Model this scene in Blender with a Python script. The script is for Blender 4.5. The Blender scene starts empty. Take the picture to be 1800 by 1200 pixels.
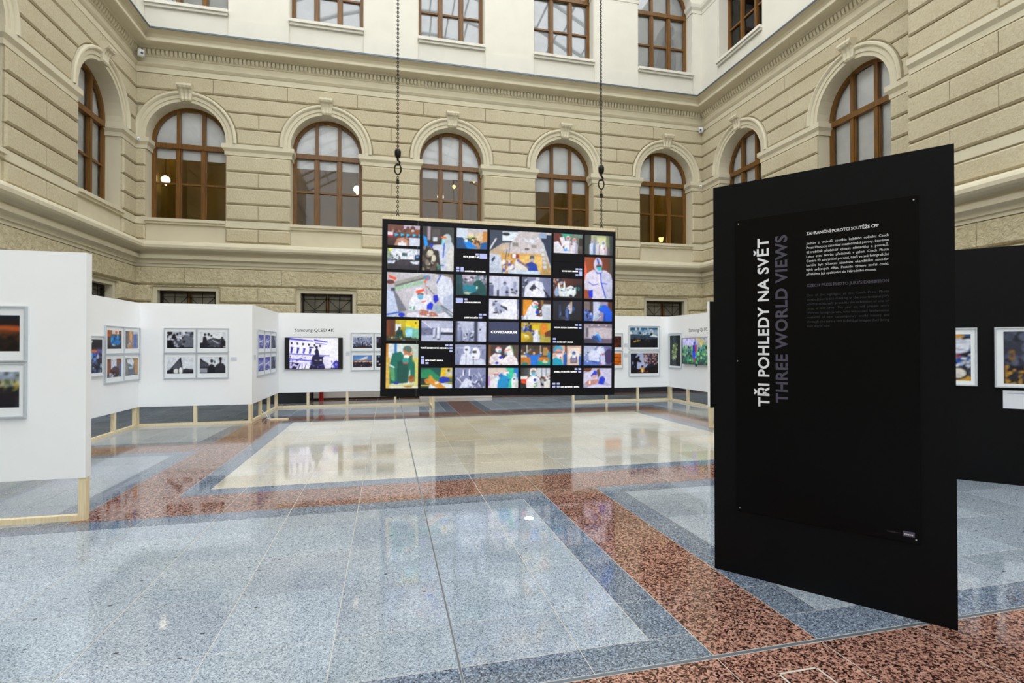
import bpy, bmesh, math, random
import numpy as np
from mathutils import Matrix, Vector
random.seed(7)
SC = bpy.context.scene
COL = SC.collection
# ------------------------------------------------------------------ camera
cam_d = bpy.data.cameras.new('camera'); cam = bpy.data.objects.new('camera', cam_d); COL.objects.link(cam)
cam_d.sensor_width = 36.0; cam_d.sensor_fit = 'HORIZONTAL'; cam_d.lens = 909.31/1800*36.0
cam_d.clip_start = 0.05; cam_d.clip_end = 200
YAW, PIT, ROL = math.radians(13.52), math.radians(0.497), math.radians(-0.058)
_f = Vector((math.sin(YAW)*math.cos(PIT), math.cos(YAW)*math.cos(PIT), math.sin(PIT)))
_r = Vector((math.cos(YAW), -math.sin(YAW), 0)); _u = _r.cross(_f)
_r2 = _r*math.cos(ROL)+_u*math.sin(ROL); _u2 = _u*math.cos(ROL)-_r*math.sin(ROL)
cam.matrix_world = Matrix(((_r2.x, _u2.x, -_f.x, 0), (_r2.y, _u2.y, -_f.y, 0), (_r2.z, _u2.z, -_f.z, 1.5), (0, 0, 0, 1)))
SC.camera = cam
# ------------------------------------------------------------------ world light, exposure
w = bpy.data.worlds.new('overcast_sky'); SC.world = w; w.use_nodes = True
bg = w.node_tree.nodes['Background']; bg.inputs[0].default_value = (0.93, 0.97, 1.0, 1); bg.inputs[1].default_value = 1.0
SC.view_settings.view_transform = 'Standard'; SC.view_settings.look = 'None'
SC.view_settings.gamma = 1.0; SC.view_settings.use_curve_mapping = False
SC.view_settings.exposure = 1.8
# ------------------------------------------------------------------ helpers
def tag(o, label=None, cat=None, group=None, kind=None):
    if label: o['label'] = label
    if cat: o['category'] = cat
    if group: o['group'] = group
    if kind: o['kind'] = kind
    return o
def thing(name, label, cat, loc=(0, 0, 0), rot=0.0, group=None, kind=None):
    o = bpy.data.objects.new(name, None); COL.objects.link(o)
    o.empty_display_size = 0.1; o.location = loc; o.rotation_euler = (0, 0, rot)
    return tag(o, label, cat, group, kind)
class MB:
    def __init__(s): s.v = []; s.f = []; s.m = []
    def poly(s, pts, m=0):
        i = len(s.v); s.v += [tuple(p) for p in pts]; s.f.append(tuple(range(i, i+len(pts)))); s.m.append(m); return s
    def box(s, x0, x1, y0, y1, z0, z1, m=0):
        i = len(s.v)
        s.v += [(x0, y0, z0), (x1, y0, z0), (x1, y1, z0), (x0, y1, z0), (x0, y0, z1), (x1, y0, z1), (x1, y1, z1), (x0, y1, z1)]
        for q in ((0, 3, 2, 1), (4, 5, 6, 7), (0, 1, 5, 4), (1, 2, 6, 5), (2, 3, 7, 6), (3, 0, 4, 7)):
            s.f.append(tuple(i+k for k in q)); s.m.append(m)
        return s
    def cbox(s, x0, x1, y0, y1, z0, z1, c):
        # box with chamfered front (-y) edges
        def ring(y, k): return [(x0+k, y, z0+k), (x1-k, y, z0+k), (x1-k, y, z1-k), (x0+k, y, z1-k)]
        return s.loft([ring(y1, 0), ring(y0+c, 0), ring(y0, c)])
    def loft(s, rings, caps=(True, True), closed=True, m=0):
        n = len(rings[0]); b = len(s.v)
        for r in rings: s.v += [tuple(p) for p in r]
        for k in range(len(rings)-1):
            for j in range(n if closed else n-1):
                j2 = (j+1) % n
                s.f.append((b+k*n+j, b+k*n+j2, b+(k+1)*n+j2, b+(k+1)*n+j)); s.m.append(m)
        if caps[0]: s.f.append(tuple(b+j for j in range(n))[::-1]); s.m.append(m)
        if caps[1]: s.f.append(tuple(b+(len(rings)-1)*n+j for j in range(n))); s.m.append(m)
        return s
    def tube(s, pts, r, n=8, m=0):
        P = [Vector(p) for p in pts]; rings = []
        for i, p in enumerate(P):
            d = (P[min(i+1, len(P)-1)]-P[max(i-1, 0)]).normalized()
            a = d.orthogonal().normalized() if i == 0 else (a-d*a.dot(d)).normalized()
            b = d.cross(a); rr = r[i] if isinstance(r, (list, tuple)) else r
            rings.append([p+a*(rr*math.cos(2*math.pi*k/n))+b*(rr*math.sin(2*math.pi*k/n)) for k in range(n)])
        return s.loft(rings, m=m)
    def torus(s, c, R1, R2, r, ax, n=14, k=6):
        # elongated ring in plane spanned by ax[0],ax[1] with radii R1,R2
        A, B = Vector(ax[0]), Vector(ax[1]); N = A.cross(B); c = Vector(c); b0 = len(s.v)
        for i in range(n):
            t = 2*math.pi*i/n; e = A*math.cos(t)*R1+B*math.sin(t)*R2; o = (A*math.cos(t)*R2+B*math.sin(t)*R1).normalized()
            for j in range(k):
                q = 2*math.pi*j/k; s.v.append(tuple(c+e+o*(r*math.cos(q))+N*(r*math.sin(q))))
        for i in range(n):
            for j in range(k):
                s.f.append((b0+i*k+j, b0+((i+1) % n)*k+j, b0+((i+1) % n)*k+(j+1) % k, b0+i*k+(j+1) % k)); s.m.append(0)
        return s
    def lathe(s, prof, c=(0, 0, 0), n=20, m=0):
        return s.loft([[(c[0]+r*math.cos(2*math.pi*k/n), c[1]+r*math.sin(2*math.pi*k/n), c[2]+z) for k in range(n)] for r, z in prof], m=m)
    def build(s, name, mat, parent=None, loc=None, rot=None, smooth=False, kind=None, label=None):
        me = bpy.data.meshes.new(name); me.from_pydata(s.v, [], s.f); me.update()
        for m_ in (mat if isinstance(mat, (list, tuple)) else [mat]): me.materials.append(m_)
        if any(s.m): me.polygons.foreach_set('material_index', s.m)
        if smooth: me.polygons.foreach_set('use_smooth', [True]*len(me.polygons))
        o = bpy.data.objects.new(name, me); COL.objects.link(o)
        if parent: o.parent = parent
        if loc: o.location = loc
        if rot is not None: o.rotation_euler = rot if isinstance(rot, (tuple, list)) else (0, 0, rot)
        if kind: o['kind'] = kind
        if label: o['label'] = label
        return o
def inset(poly, k):
    # inward offset of a CCW polygon [(x,z)]
    n = len(poly); out = []
    for i in range(n):
        p0, p1, p2 = Vector(poly[i-1]), Vector(poly[i]), Vector(poly[(i+1) % n])
        d1 = (p1-p0).normalized(); d2 = (p2-p1).normalized()
        n1 = Vector((-d1.y, d1.x)); n2 = Vector((-d2.y, d2.x)); b = n1+n2
        if b.length < 1e-6: b = n1.copy()
        b.normalize(); den = max(0.35, b.dot(n1)); q = p1+b*(k/den); out.append((q.x, q.y))
    return out
def stone_mesh(mb, poly, p=0.055, c=0.03, back=0.0):
    a = [(u, back, z) for u, z in poly]; b = [(u, -(p-c), z) for u, z in poly]; q = [(u, -p, z) for u, z in inset(poly, c)]
    return mb.loft([a, b, q], caps=(False, True))
def sweep(mb, path, prof, m=0, caps=True):
    # path: plan points; profile (out, z) offset to the LEFT-hand... court side = right normal given by sign
    rings = []; n = len(path)
    for i in range(n):
        p = Vector(path[i]); d1 = (p-Vector(path[i-1])).normalized() if i > 0 else None
        d2 = (Vector(path[i+1])-p).normalized() if i < n-1 else None
        if d1 is None: d1 = d2
        if d2 is None: d2 = d1
        n1 = Vector((d1.y, -d1.x)); n2 = Vector((d2.y, -d2.x)); b = (n1+n2); b = b/ max(1e-6, b.dot(n1))
        rings.append([(p.x+b.x*o, p.y+b.y*o, z) for o, z in prof])
    return mb.loft(rings, caps=(caps, caps), m=m)
# ------------------------------------------------------------------ materials
def hexl(h):
    if len(h) == 3: h = ''.join(ch*2 for ch in h)
    v = [int(h[i:i+2], 16)/255 for i in (0, 2, 4)]
    return tuple(x/12.92 if x <= 0.04045 else ((x+0.055)/1.055)**2.4 for x in v)
class NT:
    def __init__(s, name):
        s.mat = bpy.data.materials.new(name); s.mat.use_nodes = True; s.t = s.mat.node_tree; s.N = s.t.nodes
        s.b = s.N['Principled BSDF']; s.pos = None
    def n(s, typ, **kw):
        x = s.N.new(typ)
        for k, v in kw.items():
            if hasattr(x, k): setattr(x, k, v)
            else: x.inputs[k.replace('_', ' ')].default_value = v
        return x
    def lk(s, a, b): s.t.links.new(a, b)
    def P(s):
        if not s.pos: s.pos = s.n('ShaderNodeNewGeometry').outputs['Position']
        return s.pos
    def noise(s, scale, detail=3, rough=0.5, dist=0.0):
        x = s.n('ShaderNodeTexNoise'); x.inputs['Scale'].default_value = scale; x.inputs['Detail'].default_value = detail
        x.inputs['Roughness'].default_value = rough; x.inputs['Distortion'].default_value = dist; s.lk(s.P(), x.inputs['Vector']); return x.outputs[0]
    def ramp(s, src, stops, const=False):
        r = s.n('ShaderNodeValToRGB'); e = r.color_ramp.elements
        if const: r.color_ramp.interpolation = 'CONSTANT'
        while len(e) < len(stops): e.new(0.5)
        for i, (p, c) in enumerate(stops): e[i].position = p; e[i].color = (*c[:3], 1)
        s.lk(src, r.inputs[0]); return r.outputs[0]
    def mix(s, a, b, fac, mode='MIX'):
        x = s.n('ShaderNodeMix'); x.data_type = 'RGBA'; x.blend_type = mode
        for i, v in ((6, a), (7, b)):
            if isinstance(v, tuple): x.inputs[i].default_value = (*v[:3], 1)
            else: s.lk(v, x.inputs[i])
        if isinstance(fac, (int, float)): x.inputs[0].default_value = fac
        else: s.lk(fac, x.inputs[0])
        return x.outputs[2]
    def bump(s, h, strength, dist, prev=None):
        x = s.n('ShaderNodeBump'); x.inputs['Strength'].default_value = strength; x.inputs['Distance'].default_value = dist; s.lk(h, x.inputs['Height'])
        if prev: s.lk(prev, x.inputs['Normal'])
        return x.outputs[0]
    def attr(s, name):
        x = s.n('ShaderNodeAttribute'); x.attribute_name = name; return x
    def fin(s, col=None, rough=0.5, metal=0.0, normal=None, spec=0.5, coat=0.0):
        if isinstance(col, tuple): s.b.inputs['Base Color'].default_value = (*col[:3], 1)
        elif col is not None: s.lk(col, s.b.inputs['Base Color'])
        if isinstance(rough, (int, float)): s.b.inputs['Roughness'].default_value = rough
        else: s.lk(rough, s.b.inputs['Roughness'])
        s.b.inputs['Metallic'].default_value = metal; s.b.inputs['Specular IOR Level'].default_value = spec
        s.b.inputs['Coat Weight'].default_value = coat
        if normal: s.lk(normal, s.b.inputs['Normal'])
        return s.mat
def m_stone(name, c1, c2, bs, bstr, bdist, patch=0.5, pit=0.45):
    t = NT(name); big = t.noise(patch, 4, 0.6); fine = t.noise(bs, 6, 0.62, 0.4)
    c = t.ramp(big, [(0.32, hexl(c1)), (0.68, hexl(c2))])
    c = t.mix(c, t.ramp(fine, [(0.3, (0.66, 0.60, 0.48)), (0.6, (1, 1, 1))]), pit, 'MULTIPLY')
    return t.fin(c, 0.85, normal=t.bump(fine, bstr, bdist), spec=0.2)
def m_plain(name, c, rough=0.5, metal=0.0, var=0.06, scale=8.0, spec=0.5, bump=0.0, coat=0.0):
    t = NT(name); k = hexl(c); nz = t.noise(scale, 3)
    col = t.mix(k, tuple(min(1, x*(1-var*3)) for x in k), t.ramp(nz, [(0.45, (0, 0, 0)), (0.85, (1, 1, 1))]))
    return t.fin(col, rough, metal, t.bump(nz, bump, 0.01) if bump else None, spec, coat)
def m_wood(name, c1, c2, rough=0.45, sc=(18, 18, 1.2)):
    t = NT(name); mp = t.n('ShaderNodeMapping'); mp.inputs['Scale'].default_value = sc; t.lk(t.P(), mp.inputs[0])
    x = t.n('ShaderNodeTexNoise'); x.inputs['Scale'].default_value = 2.2; x.inputs['Detail'].default_value = 5; t.lk(mp.outputs[0], x.inputs['Vector'])
    return t.fin(t.ramp(x.outputs[0], [(0.3, hexl(c1)), (0.7, hexl(c2))]), rough, normal=t.bump(x.outputs[0], 0.1, 0.004), spec=0.4)
def m_granite(name, stops, scale, spots=None, rough=0.06):
    # crystalline grain: random tone per voronoi cell at two sizes
    t = NT(name); nd = t.n('ShaderNodeTexNoise'); nd.inputs['Scale'].default_value = scale*0.5; t.lk(t.P(), nd.inputs['Vector'])
    wp = t.n('ShaderNodeVectorMath', operation='MULTIPLY_ADD'); t.lk(nd.outputs['Color'], wp.inputs[0]); wp.inputs[1].default_value = (1.2/scale,)*3; t.lk(t.P(), wp.inputs[2])
    def cells(sc):
        v = t.n('ShaderNodeTexVoronoi'); v.inputs['Scale'].default_value = sc; t.lk(wp.outputs[0], v.inputs['Vector'])
        se = t.n('ShaderNodeSeparateColor'); t.lk(v.outputs['Color'], se.inputs[0]); return se.outputs[0]
    av = t.n('ShaderNodeMath', operation='MULTIPLY_ADD'); t.lk(cells(scale*1.9), av.inputs[0]); av.inputs[1].default_value = 0.4
    mu = t.n('ShaderNodeMath', operation='MULTIPLY'); t.lk(cells(scale), mu.inputs[0]); mu.inputs[1].default_value = 0.6; t.lk(mu.outputs[0], av.inputs[2])
    c = t.ramp(av.outputs[0], stops)
    c = t.mix(c, t.ramp(t.noise(1.3, 4, 0.6), [(0.3, (0.82, 0.84, 0.86)), (0.7, (1.08, 1.06, 1.04))]), 0.8, 'MULTIPLY')
    if spots:
        mp = t.n('ShaderNodeMapping'); mp.inputs['Scale'].default_value = (1, 1.7, 1); mp.inputs['Rotation'].default_value = (0, 0, 0.5); t.lk(t.P(), mp.inputs[0])
        v = t.n('ShaderNodeTexVoronoi'); v.inputs['Scale'].default_value = 5.5; v.inputs['Randomness'].default_value = 1; t.lk(mp.outputs[0], v.inputs['Vector'])
        nz2 = t.noise(40, 3); ad = t.n('ShaderNodeMath', operation='MULTIPLY_ADD'); t.lk(nz2, ad.inputs[0]); ad.inputs[1].default_value = 0.10; t.lk(v.outputs['Distance'], ad.inputs[2])
        wn = t.n('ShaderNodeTexWhiteNoise'); t.lk(v.outputs['Color'], wn.inputs[0]); th = t.n('ShaderNodeMath', operation='GREATER_THAN'); t.lk(wn.outputs[0], th.inputs[0]); th.inputs[1].default_value = 0.3
        mk = t.ramp(ad.outputs[0], [(0.105, (1, 1, 1)), (0.135, (0, 0, 0))]); mm = t.n('ShaderNodeMath', operation='MULTIPLY'); t.lk(mk, mm.inputs[0]); t.lk(th.outputs[0], mm.inputs[1])
        c = t.mix(c, spots, mm.outputs[0])
    a = t.attr('tone'); c = t.mix(c, a.outputs['Color'], 1.0, 'MULTIPLY')
    r = t.ramp(t.noise(3.0, 3), [(0.3, (rough*0.75,)*3), (0.7, (rough*1.3,)*3)])
    return t.fin(c, r, spec=0.8)
M = {}
M['stone'] = m_stone('rusticated_stone', 'c0b498', 'cbc1a7', 26, 0.55, 0.03)
M['rough'] = m_stone('vermiculated_stone', 'dccfab', 'e8dcbc', 12, 0.9, 0.11, pit=0.6)
M['trim'] = m_plain('smooth_stucco', 'd0c7af', 0.8, var=0.03, scale=2.5, spec=0.2, bump=0.05)
M['upper'] = m_plain('pale_stucco', 'd6d1c4', 0.8, var=0.02, scale=2.0, spec=0.2, bump=0.04)
M['flash'] = m_plain('zinc_flashing', '5d6873', 0.45, 0.6)
M['plinth'] = m_plain('dark_granite_plinth', '34383e', 0.25, var=0.1, scale=60)
M['palestone'] = m_plain('pale_granite', 'e2e2de', 0.4, var=0.1, scale=80)
M['wood'] = m_wood('varnished_oak', '5a3a14', '7c5420', 0.35)
M['darkwood'] = m_wood('dark_stained_oak', '20150b', '3a2813', 0.4)
M['pine'] = m_wood('raw_pine', 'e2cda2', 'f3e5c6', 0.6, (30, 30, 3))
M['blind'] = m_plain('white_blind_cloth', 'eef0f1', 0.9, var=0.05, scale=3, spec=0.1)
M['ochre'] = m_plain('ochre_interior', '86702f', 0.8, var=0.15, scale=1.2, spec=0.1)
M['darkroom'] = m_plain('dim_interior', '2c2419', 0.9, var=0.2, scale=1.0, spec=0.1)
M['darkglass'] = m_plain('dark_glass', '7f7a6e', 0.15, var=0.2, scale=2)
M['iron'] = m_plain('black_iron', '151516', 0.45, 0.7)
M['chain'] = m_plain('dark_steel', '24211f', 0.4, 0.8)
M['white'] = m_plain('white_board_paint', 'f8f9fa', 0.55, var=0.01, scale=2, spec=0.3)
M['black'] = m_plain('black_board_paint', '08080b', 0.5, var=0.1, scale=3, spec=0.15)
M['poster'] = m_plain('black_print', '030304', 0.35, var=0.05, scale=3, spec=0.14)
M['bezel'] = m_plain('black_plastic', '08080a', 0.35)
M['ledface'] = m_plain('matte_led_face', '0a0a11', 0.6, spec=0.2)
M['alu'] = m_plain('brushed_aluminium', 'ccd2d9', 0.35, 0.3, var=0.04, scale=20)
M['mat'] = m_plain('white_mat_board', 'eceff2', 0.8, var=0.01, spec=0.2)
M['card'] = m_plain('caption_card', 'dfe2ea', 0.7, var=0.02, spec=0.2)
M['redpaint'] = m_plain('red_gloss', 'b3140f', 0.3)
M['plastic'] = m_plain('white_plastic', 'e8eaec', 0.4)
M['ink'] = m_plain('black_vinyl', '0c0c0c', 0.5)
M['inkwhite'] = m_plain('white_print', 'ececf0', 0.6)
M['inkgrey'] = m_plain('grey_violet_print', '4c4758', 0.6)
M['inkfaint'] = m_plain('pale_grey_print', '9aa0ac', 0.6)
M['inkdim'] = m_plain('dim_grey_print', '2f2d37', 0.6)
M['grout'] = m_plain('pale_grout', 'c4bdb2', 0.8, spec=0.2)
M['joint'] = m_plain('grey_joint_strip', '6d7680', 0.35, 0.3)
M['steel'] = m_plain('white_roof_steel', 'd5dade', 0.5)
def emit(name, c, strength):
    t = NT(name); t.b.inputs['Base Color'].default_value = (*c, 1); t.b.inputs['Emission Color'].default_value = (*c, 1); t.b.inputs['Emission Strength'].default_value = strength; return t.mat
M['lamp'] = emit('lamp_glow', (1.0, 0.86, 0.6), 1.3)
M['lampwarm'] = emit('lamp_warm', (1.0, 0.62, 0.16), 0.7)
M['reflspot'] = emit('reflection_spot_glow', (0.75, 1.0, 0.97), 2.5)  # self-glow that imitates a bright reflection on the polished floor
LED = 0.30
t = NT('led_picture'); a = t.attr('Col'); t.lk(a.outputs['Color'], t.b.inputs['Emission Color']); t.b.inputs['Emission Strength'].default_value = LED; t.b.inputs['Base Color'].default_value = (0.01, 0.01, 0.012, 1); t.b.inputs['Roughness'].default_value = 0.6; M['led'] = t.mat
M['ledwhite'] = emit('led_white', (1, 1, 1), LED*1.05); M['ledgrey'] = emit('led_grey', hexl('8d93bb'), LED)
t = NT('photo_print'); a = t.attr('Col'); M['print'] = t.fin(a.outputs['Color'], 0.45, spec=0.25)
# clear window glass: reflects at grazing angles, otherwise lets light through
for nm, ior in (('glass', 1.55), ('glass_upper', 2.3)):
    t = NT('window_'+nm); fr = t.n('ShaderNodeFresnel'); fr.inputs['IOR'].default_value = ior
    tr = t.n('ShaderNodeBsdfTransparent'); gl = t.n('ShaderNodeBsdfGlossy'); gl.inputs['Roughness'].default_value = 0.02
    mx = t.n('ShaderNodeMixShader'); t.lk(fr.outputs[0], mx.inputs[0]); t.lk(tr.outputs[0], mx.inputs[1]); t.lk(gl.outputs[0], mx.inputs[2]); t.lk(mx.outputs[0], t.N['Material Output'].inputs[0]); M[nm] = t.mat
M['grey'] = m_granite('grey_granite', [(0.12, hexl('4a5460')), (0.30, hexl('8d98a4')), (0.62, hexl('a3aeb9')), (0.88, hexl('c6ced6'))], 170, hexl('39404a'))
M['blue'] = m_granite('dark_grey_granite', [(0.15, hexl('2c3440')), (0.38, hexl('5c6878')), (0.65, hexl('7d8a9c')), (0.9, hexl('b0bac6'))], 140)
M['red'] = m_granite('red_granite', [(0.29, hexl('17110f')), (0.40, hexl('5a3a30')), (0.57, hexl('a07465')), (0.87, hexl('c39a89'))], 95)
M['cream'] = m_granite('cream_granite', [(0.12, hexl('a8a192')), (0.4, hexl('c6c1b4')), (0.7, hexl('d2cec4')), (0.9, hexl('dedbd3'))], 150)
# ------------------------------------------------------------------ the courtyard walls
YB, XL, XR, XBAY, YBAY, YS = 15.45, -6.45, 10.35, 9.78, 7.85, -18.0
HW, ZSP, RO = 0.955, 7.06, 1.235          # arched opening half width, spring height, archivolt outer radius
SILL = 4.88
UHW, USILL, USP = 0.99, 10.62, 12.85
GHW, GB, GT = 0.80, 1.25, 3.09
NA = 20
def arc(c, r, zs, n=NA): return [(c+r*math.cos(math.pi*i/n), zs+r*math.sin(math.pi*i/n)) for i in range(n+1)]
def core(mb, u0, u1, z0, z1, ops, m, depth=0.4):
    cur = u0
    for (c, hw, zb, zs, ar) in sorted(ops):
        if c-hw > cur: mb.poly([(cur, 0, z0), (c-hw, 0, z0), (c-hw, 0, z1), (cur, 0, z1)], m)
        mb.poly([(c-hw, 0, z0), (c+hw, 0, z0), (c+hw, 0, zb), (c-hw, 0, zb)], m)
        top = arc(c, hw, zs) if ar else [(c+hw, zs), (c-hw, zs)]
        for (ua, za), (ub, zc) in zip(top[:-1], top[1:]):
            mb.poly([(ub, 0, zc), (ua, 0, za), (ua, 0, z1), (ub, 0, z1)], m)
            mb.poly([(ua, 0, za), (ub, 0, zc), (ub, depth, zc), (ua, depth, za)], m)
        mb.poly([(c-hw, 0, zb), (c-hw, depth, zb), (c-hw, depth, zs), (c-hw, 0, zs)], m)
        mb.poly([(c+hw, depth, zb), (c+hw, 0, zb), (c+hw, 0, zs), (c+hw, depth, zs)], m)
        mb.poly([(c-hw, 0, zb), (c+hw, 0, zb), (c+hw, depth, zb), (c-hw, depth, zb)], m)
        cur = c+hw
    mb.poly([(cur, 0, z0), (u1, 0, z0), (u1, 0, z1), (cur, 0, z1)], m)
def gaps(u0, u1, cs, hw):
    out = []; cur = u0
    for c in sorted(cs):
        out.append((cur, c-hw)); cur = c+hw
    out.append((cur, u1)); return [g for g in out if g[1]-g[0] > 0.03]
def split(a, b, k, L):
    n = max(1, round((b-a)/L))
    if b-a < 2.2: return [(a, b)] if (k % 2 == 0 or b-a < 0.9) else [(a, (a+b)/2), ((a+b)/2, b)]
    xs = [a+(b-a)*i/n for i in range(n+1)]
    if k % 2: xs = [a]+[x+(b-a)/n/2 for x in xs[:-1]]+[b]
    return list(zip(xs[:-1], xs[1:]))
def stone(par, poly, mat, p=0.07, c=0.034): return stone_mesh(MB(), poly, p, c).build('stone', mat, par)
def block(par, a, b, z0, z1, mat, ea, eb, p=0.07, c=0.034):
    # straight course block: bevelled top and bottom, ends bevelled only where the course stops
    f = lambda d, q, k: [(a+(ea*k), d, z0+q), (b-(eb*k), d, z0+q), (b-(eb*k), d, z1-q), (a+(ea*k), d, z1-q)]
    MB().loft([f(0, 0, 0), f(-(p-c), 0, 0), f(-p, c, 1)], caps=(False, True)).build('stone', mat, par)
def rect(a, b, z0, z1): return [(a, z0), (b, z0), (b, z1), (a, z1)]
G = 0.014
def row(par, u0, u1, z0, z1, cs, hw, mat, k, L=1.5, vg=0.003, **kw):
    for a, b in gaps(u0, u1, cs, hw):
        for x0, x1 in split(a, b, k, L): block(par, x0+vg, x1-vg, z0+G, z1-G, mat, 0.034 if x0 == a and a != u0 else 0.003, 0.034 if x1 == b and b != u1 else 0.003, **kw)
ROWS = [4.92, 5.36, 5.81, 6.25, 6.69]
AROWS = [6.995, 7.42, 7.85, 8.28]
def keystone_mb():
    prof = [(0, 8.02), (-0.10, 8.02), (-0.13, 8.06), (-0.12, 8.12), (-0.13, 8.22), (-0.17, 8.30), (-0.23, 8.33), (-0.26, 8.38), (-0.25, 8.43), (-0.20, 8.455), (0, 8.455)]
    rings = []; n = 12
    for i in range(n+1):
        s = -1+2*i/n; fl = 0.012*math.cos(3*math.pi*s)
        rings.append([(s*(0.125+(z-8.02)*0.14), d-(fl if -0.24 < d < -0.05 else 0), z) for d, z in prof])
    return MB().loft(rings)
KEY = None
APROF = [(0.955, 0.0), (0.955, -0.045), (1.04, -0.045), (1.045, -0.07), (1.13, -0.07), (1.14, -0.095), (1.17, -0.125), (1.205, -0.125), (1.235, -0.10), (1.235, 0.0)]
def archivolt(par, c):
    st = [(0, 6.99-ZSP)]+[(math.pi*i/28, 0) for i in range(29)]+[(math.pi, 6.99-ZSP)]
    rings = [[(c+r*math.cos(t), d, ZSP+r*math.sin(t)+dz) for r, d in APROF] for t, dz in st]
    return MB().loft(rings).build('archivolt', M['trim'], par)
def build_wall(name, loc, rot, u0, u1, cs, gcs, ucs, label, ends=(0, 0)):
    global KEY
    mb = MB()
    core(mb, u0, u1, 0, 3.62, [(c, GHW, GB, GT, False) for c in gcs], 0, 0.35)
    core(mb, u0, u1, 3.62, 9.0, [(c, HW, SILL-0.1, ZSP, True) for c in cs], 1)
    core(mb, u0, u1, 9.0, 15.6, [(c, UHW, USILL-0.1, USP, True) for c in ucs], 2)
    W = mb.build(name, [M['rough'], M['trim'], M['upper']], None, loc, rot); tag(W, label, 'wall', kind='structure')
    R_, S_, T_, U_ = M['rough'], M['stone'], M['trim'], M['upper']
    # ground floor courses
    MB().box(u0, u1, -0.08, 0, 0, 0.56).build('plinth', M['plinth'], W)
    row(W, u0, u1, 3.13, 3.60, [], 0, R_, 1, 2.4, p=0.075)
    zs = [0.57, 0.95, 1.38, 1.81, 2.24, 2.67, 3.12]
    for k in range(6): row(W, u0, u1, zs[k], zs[k+1], gcs if zs[k] >= GB-0.1 else [], GHW+0.02, R_, k, 1.3, p=0.075)
    # main floor courses
    row(W, u0, u1, 4.31, 4.70, cs, HW, S_, 1, 1.5)
    for a, b in gaps(u0, u1, cs, HW): MB().cbox(a, b, -0.045, 0, 4.715, 4.905, 0.008).build('smooth_band', T_, W)
    for k in range(4): row(W, u0, u1, ROWS[k], ROWS[k+1], cs, HW, S_, k+1, 1.5)
    for a, b in gaps(u0, u1, cs, HW):
        pa = [(a, 0.38), (a, 0)] if a > u0+0.001 else [(a, 0)]; pb = [(b, 0), (b, 0.38)] if b < u1-0.001 else [(b, 0)]
        sweep(MB(), pa+pb, [(0, 6.70), (0.035, 6.70), (0.035, 6.80), (0.06, 6.83), (0.095, 6.87), (0.095, 6.985), (0, 6.985)]).build('impost', T_, W)
    cc = sorted(cs)
    for k in range(3):
        z0, z1 = AROWS[k]+G, AROWS[k+1]-G
        lim = [None]+cc+[None]
        for i in range(len(cc)+1):
            L, Rr = lim[i], lim[i+1]; zz = [z0+(z1-z0)*j/4 for j in range(5)]
            hx = lambda z: max(0.2, math.sqrt(max(0, (RO+0.012)**2-max(0, z-ZSP)**2)))
            left = [((L+hx(z)) if L is not None else u0, z) for z in zz]; right = [((Rr-hx(z)) if Rr is not None else u1, z) for z in zz]
            if min(r[0]-l[0] for l, r in zip(left, right)) < 0.05: continue
            wid = right[0][0]-left[0][0]
            if wid > 2.5 or (k == 1 and wid > 0.9):
                n = max(2, round(wid/1.5)); xs = [left[0][0]+wid*j/n for j in range(1, n)]
                cuts = [left]+[[(x, z) for z in zz] for x in xs]+[right]
            else: cuts = [left, right]
            for l, r in zip(cuts[:-1], cuts[1:]):
                l = [(x+0.003, z) for x, z in l]; r = [(x-0.003, z) for x, z in r]
                stone(W, [l[0]]+r+l[:0:-1], S_, 0.07, 0.028)
    row(W, u0, u1, 8.28, 8.71, [], 0, S_, 0, 1.775)
    for c in cs:
        archivolt(W, c)
        if KEY is None: KEY = keystone_mb().build('keystone', T_, W).data; bpy.data.objects['keystone'].location = (c, 0, 0)
        else:
            o = bpy.data.objects.new('keystone', KEY); COL.objects.link(o); o.parent = W; o.location = (c, 0, 0)
        MB().box(c-HW, c+HW, -0.10, 0.36, 4.80, 4.88).box(c-HW, c+HW, -0.06, 0, 4.74, 4.80).build('window_sill', T_, W)
    # upper floor
    for a, b in gaps(u0, u1, ucs, UHW+0.02):
        MB().box(a, b, -0.05, 0, 9.5, 10.40).build('pier_base', U_, W); MB().box(a, b, -0.025, 0, 10.40, 12.80).build('pier', U_, W)
        pa = [(a, 0.3), (a, 0)] if a > u0+0.001 else [(a, 0)]; pb = [(b, 0), (b, 0.3)] if b < u1-0.001 else [(b, 0)]
        sweep(MB(), pa+pb, [(0, 12.70), (0.04, 12.70), (0.04, 12.80), (0.10, 12.88), (0.12, 12.98), (0, 12.98)]).build('impost', U_, W)
    for c in ucs: MB().box(c-UHW-0.02, c+UHW+0.02, -0.12, 0.36, 10.54, 10.62).box(c-UHW, c+UHW, -0.07, 0, 10.47, 10.54).build('window_sill', U_, W)
    return W
WN = [0]
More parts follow.
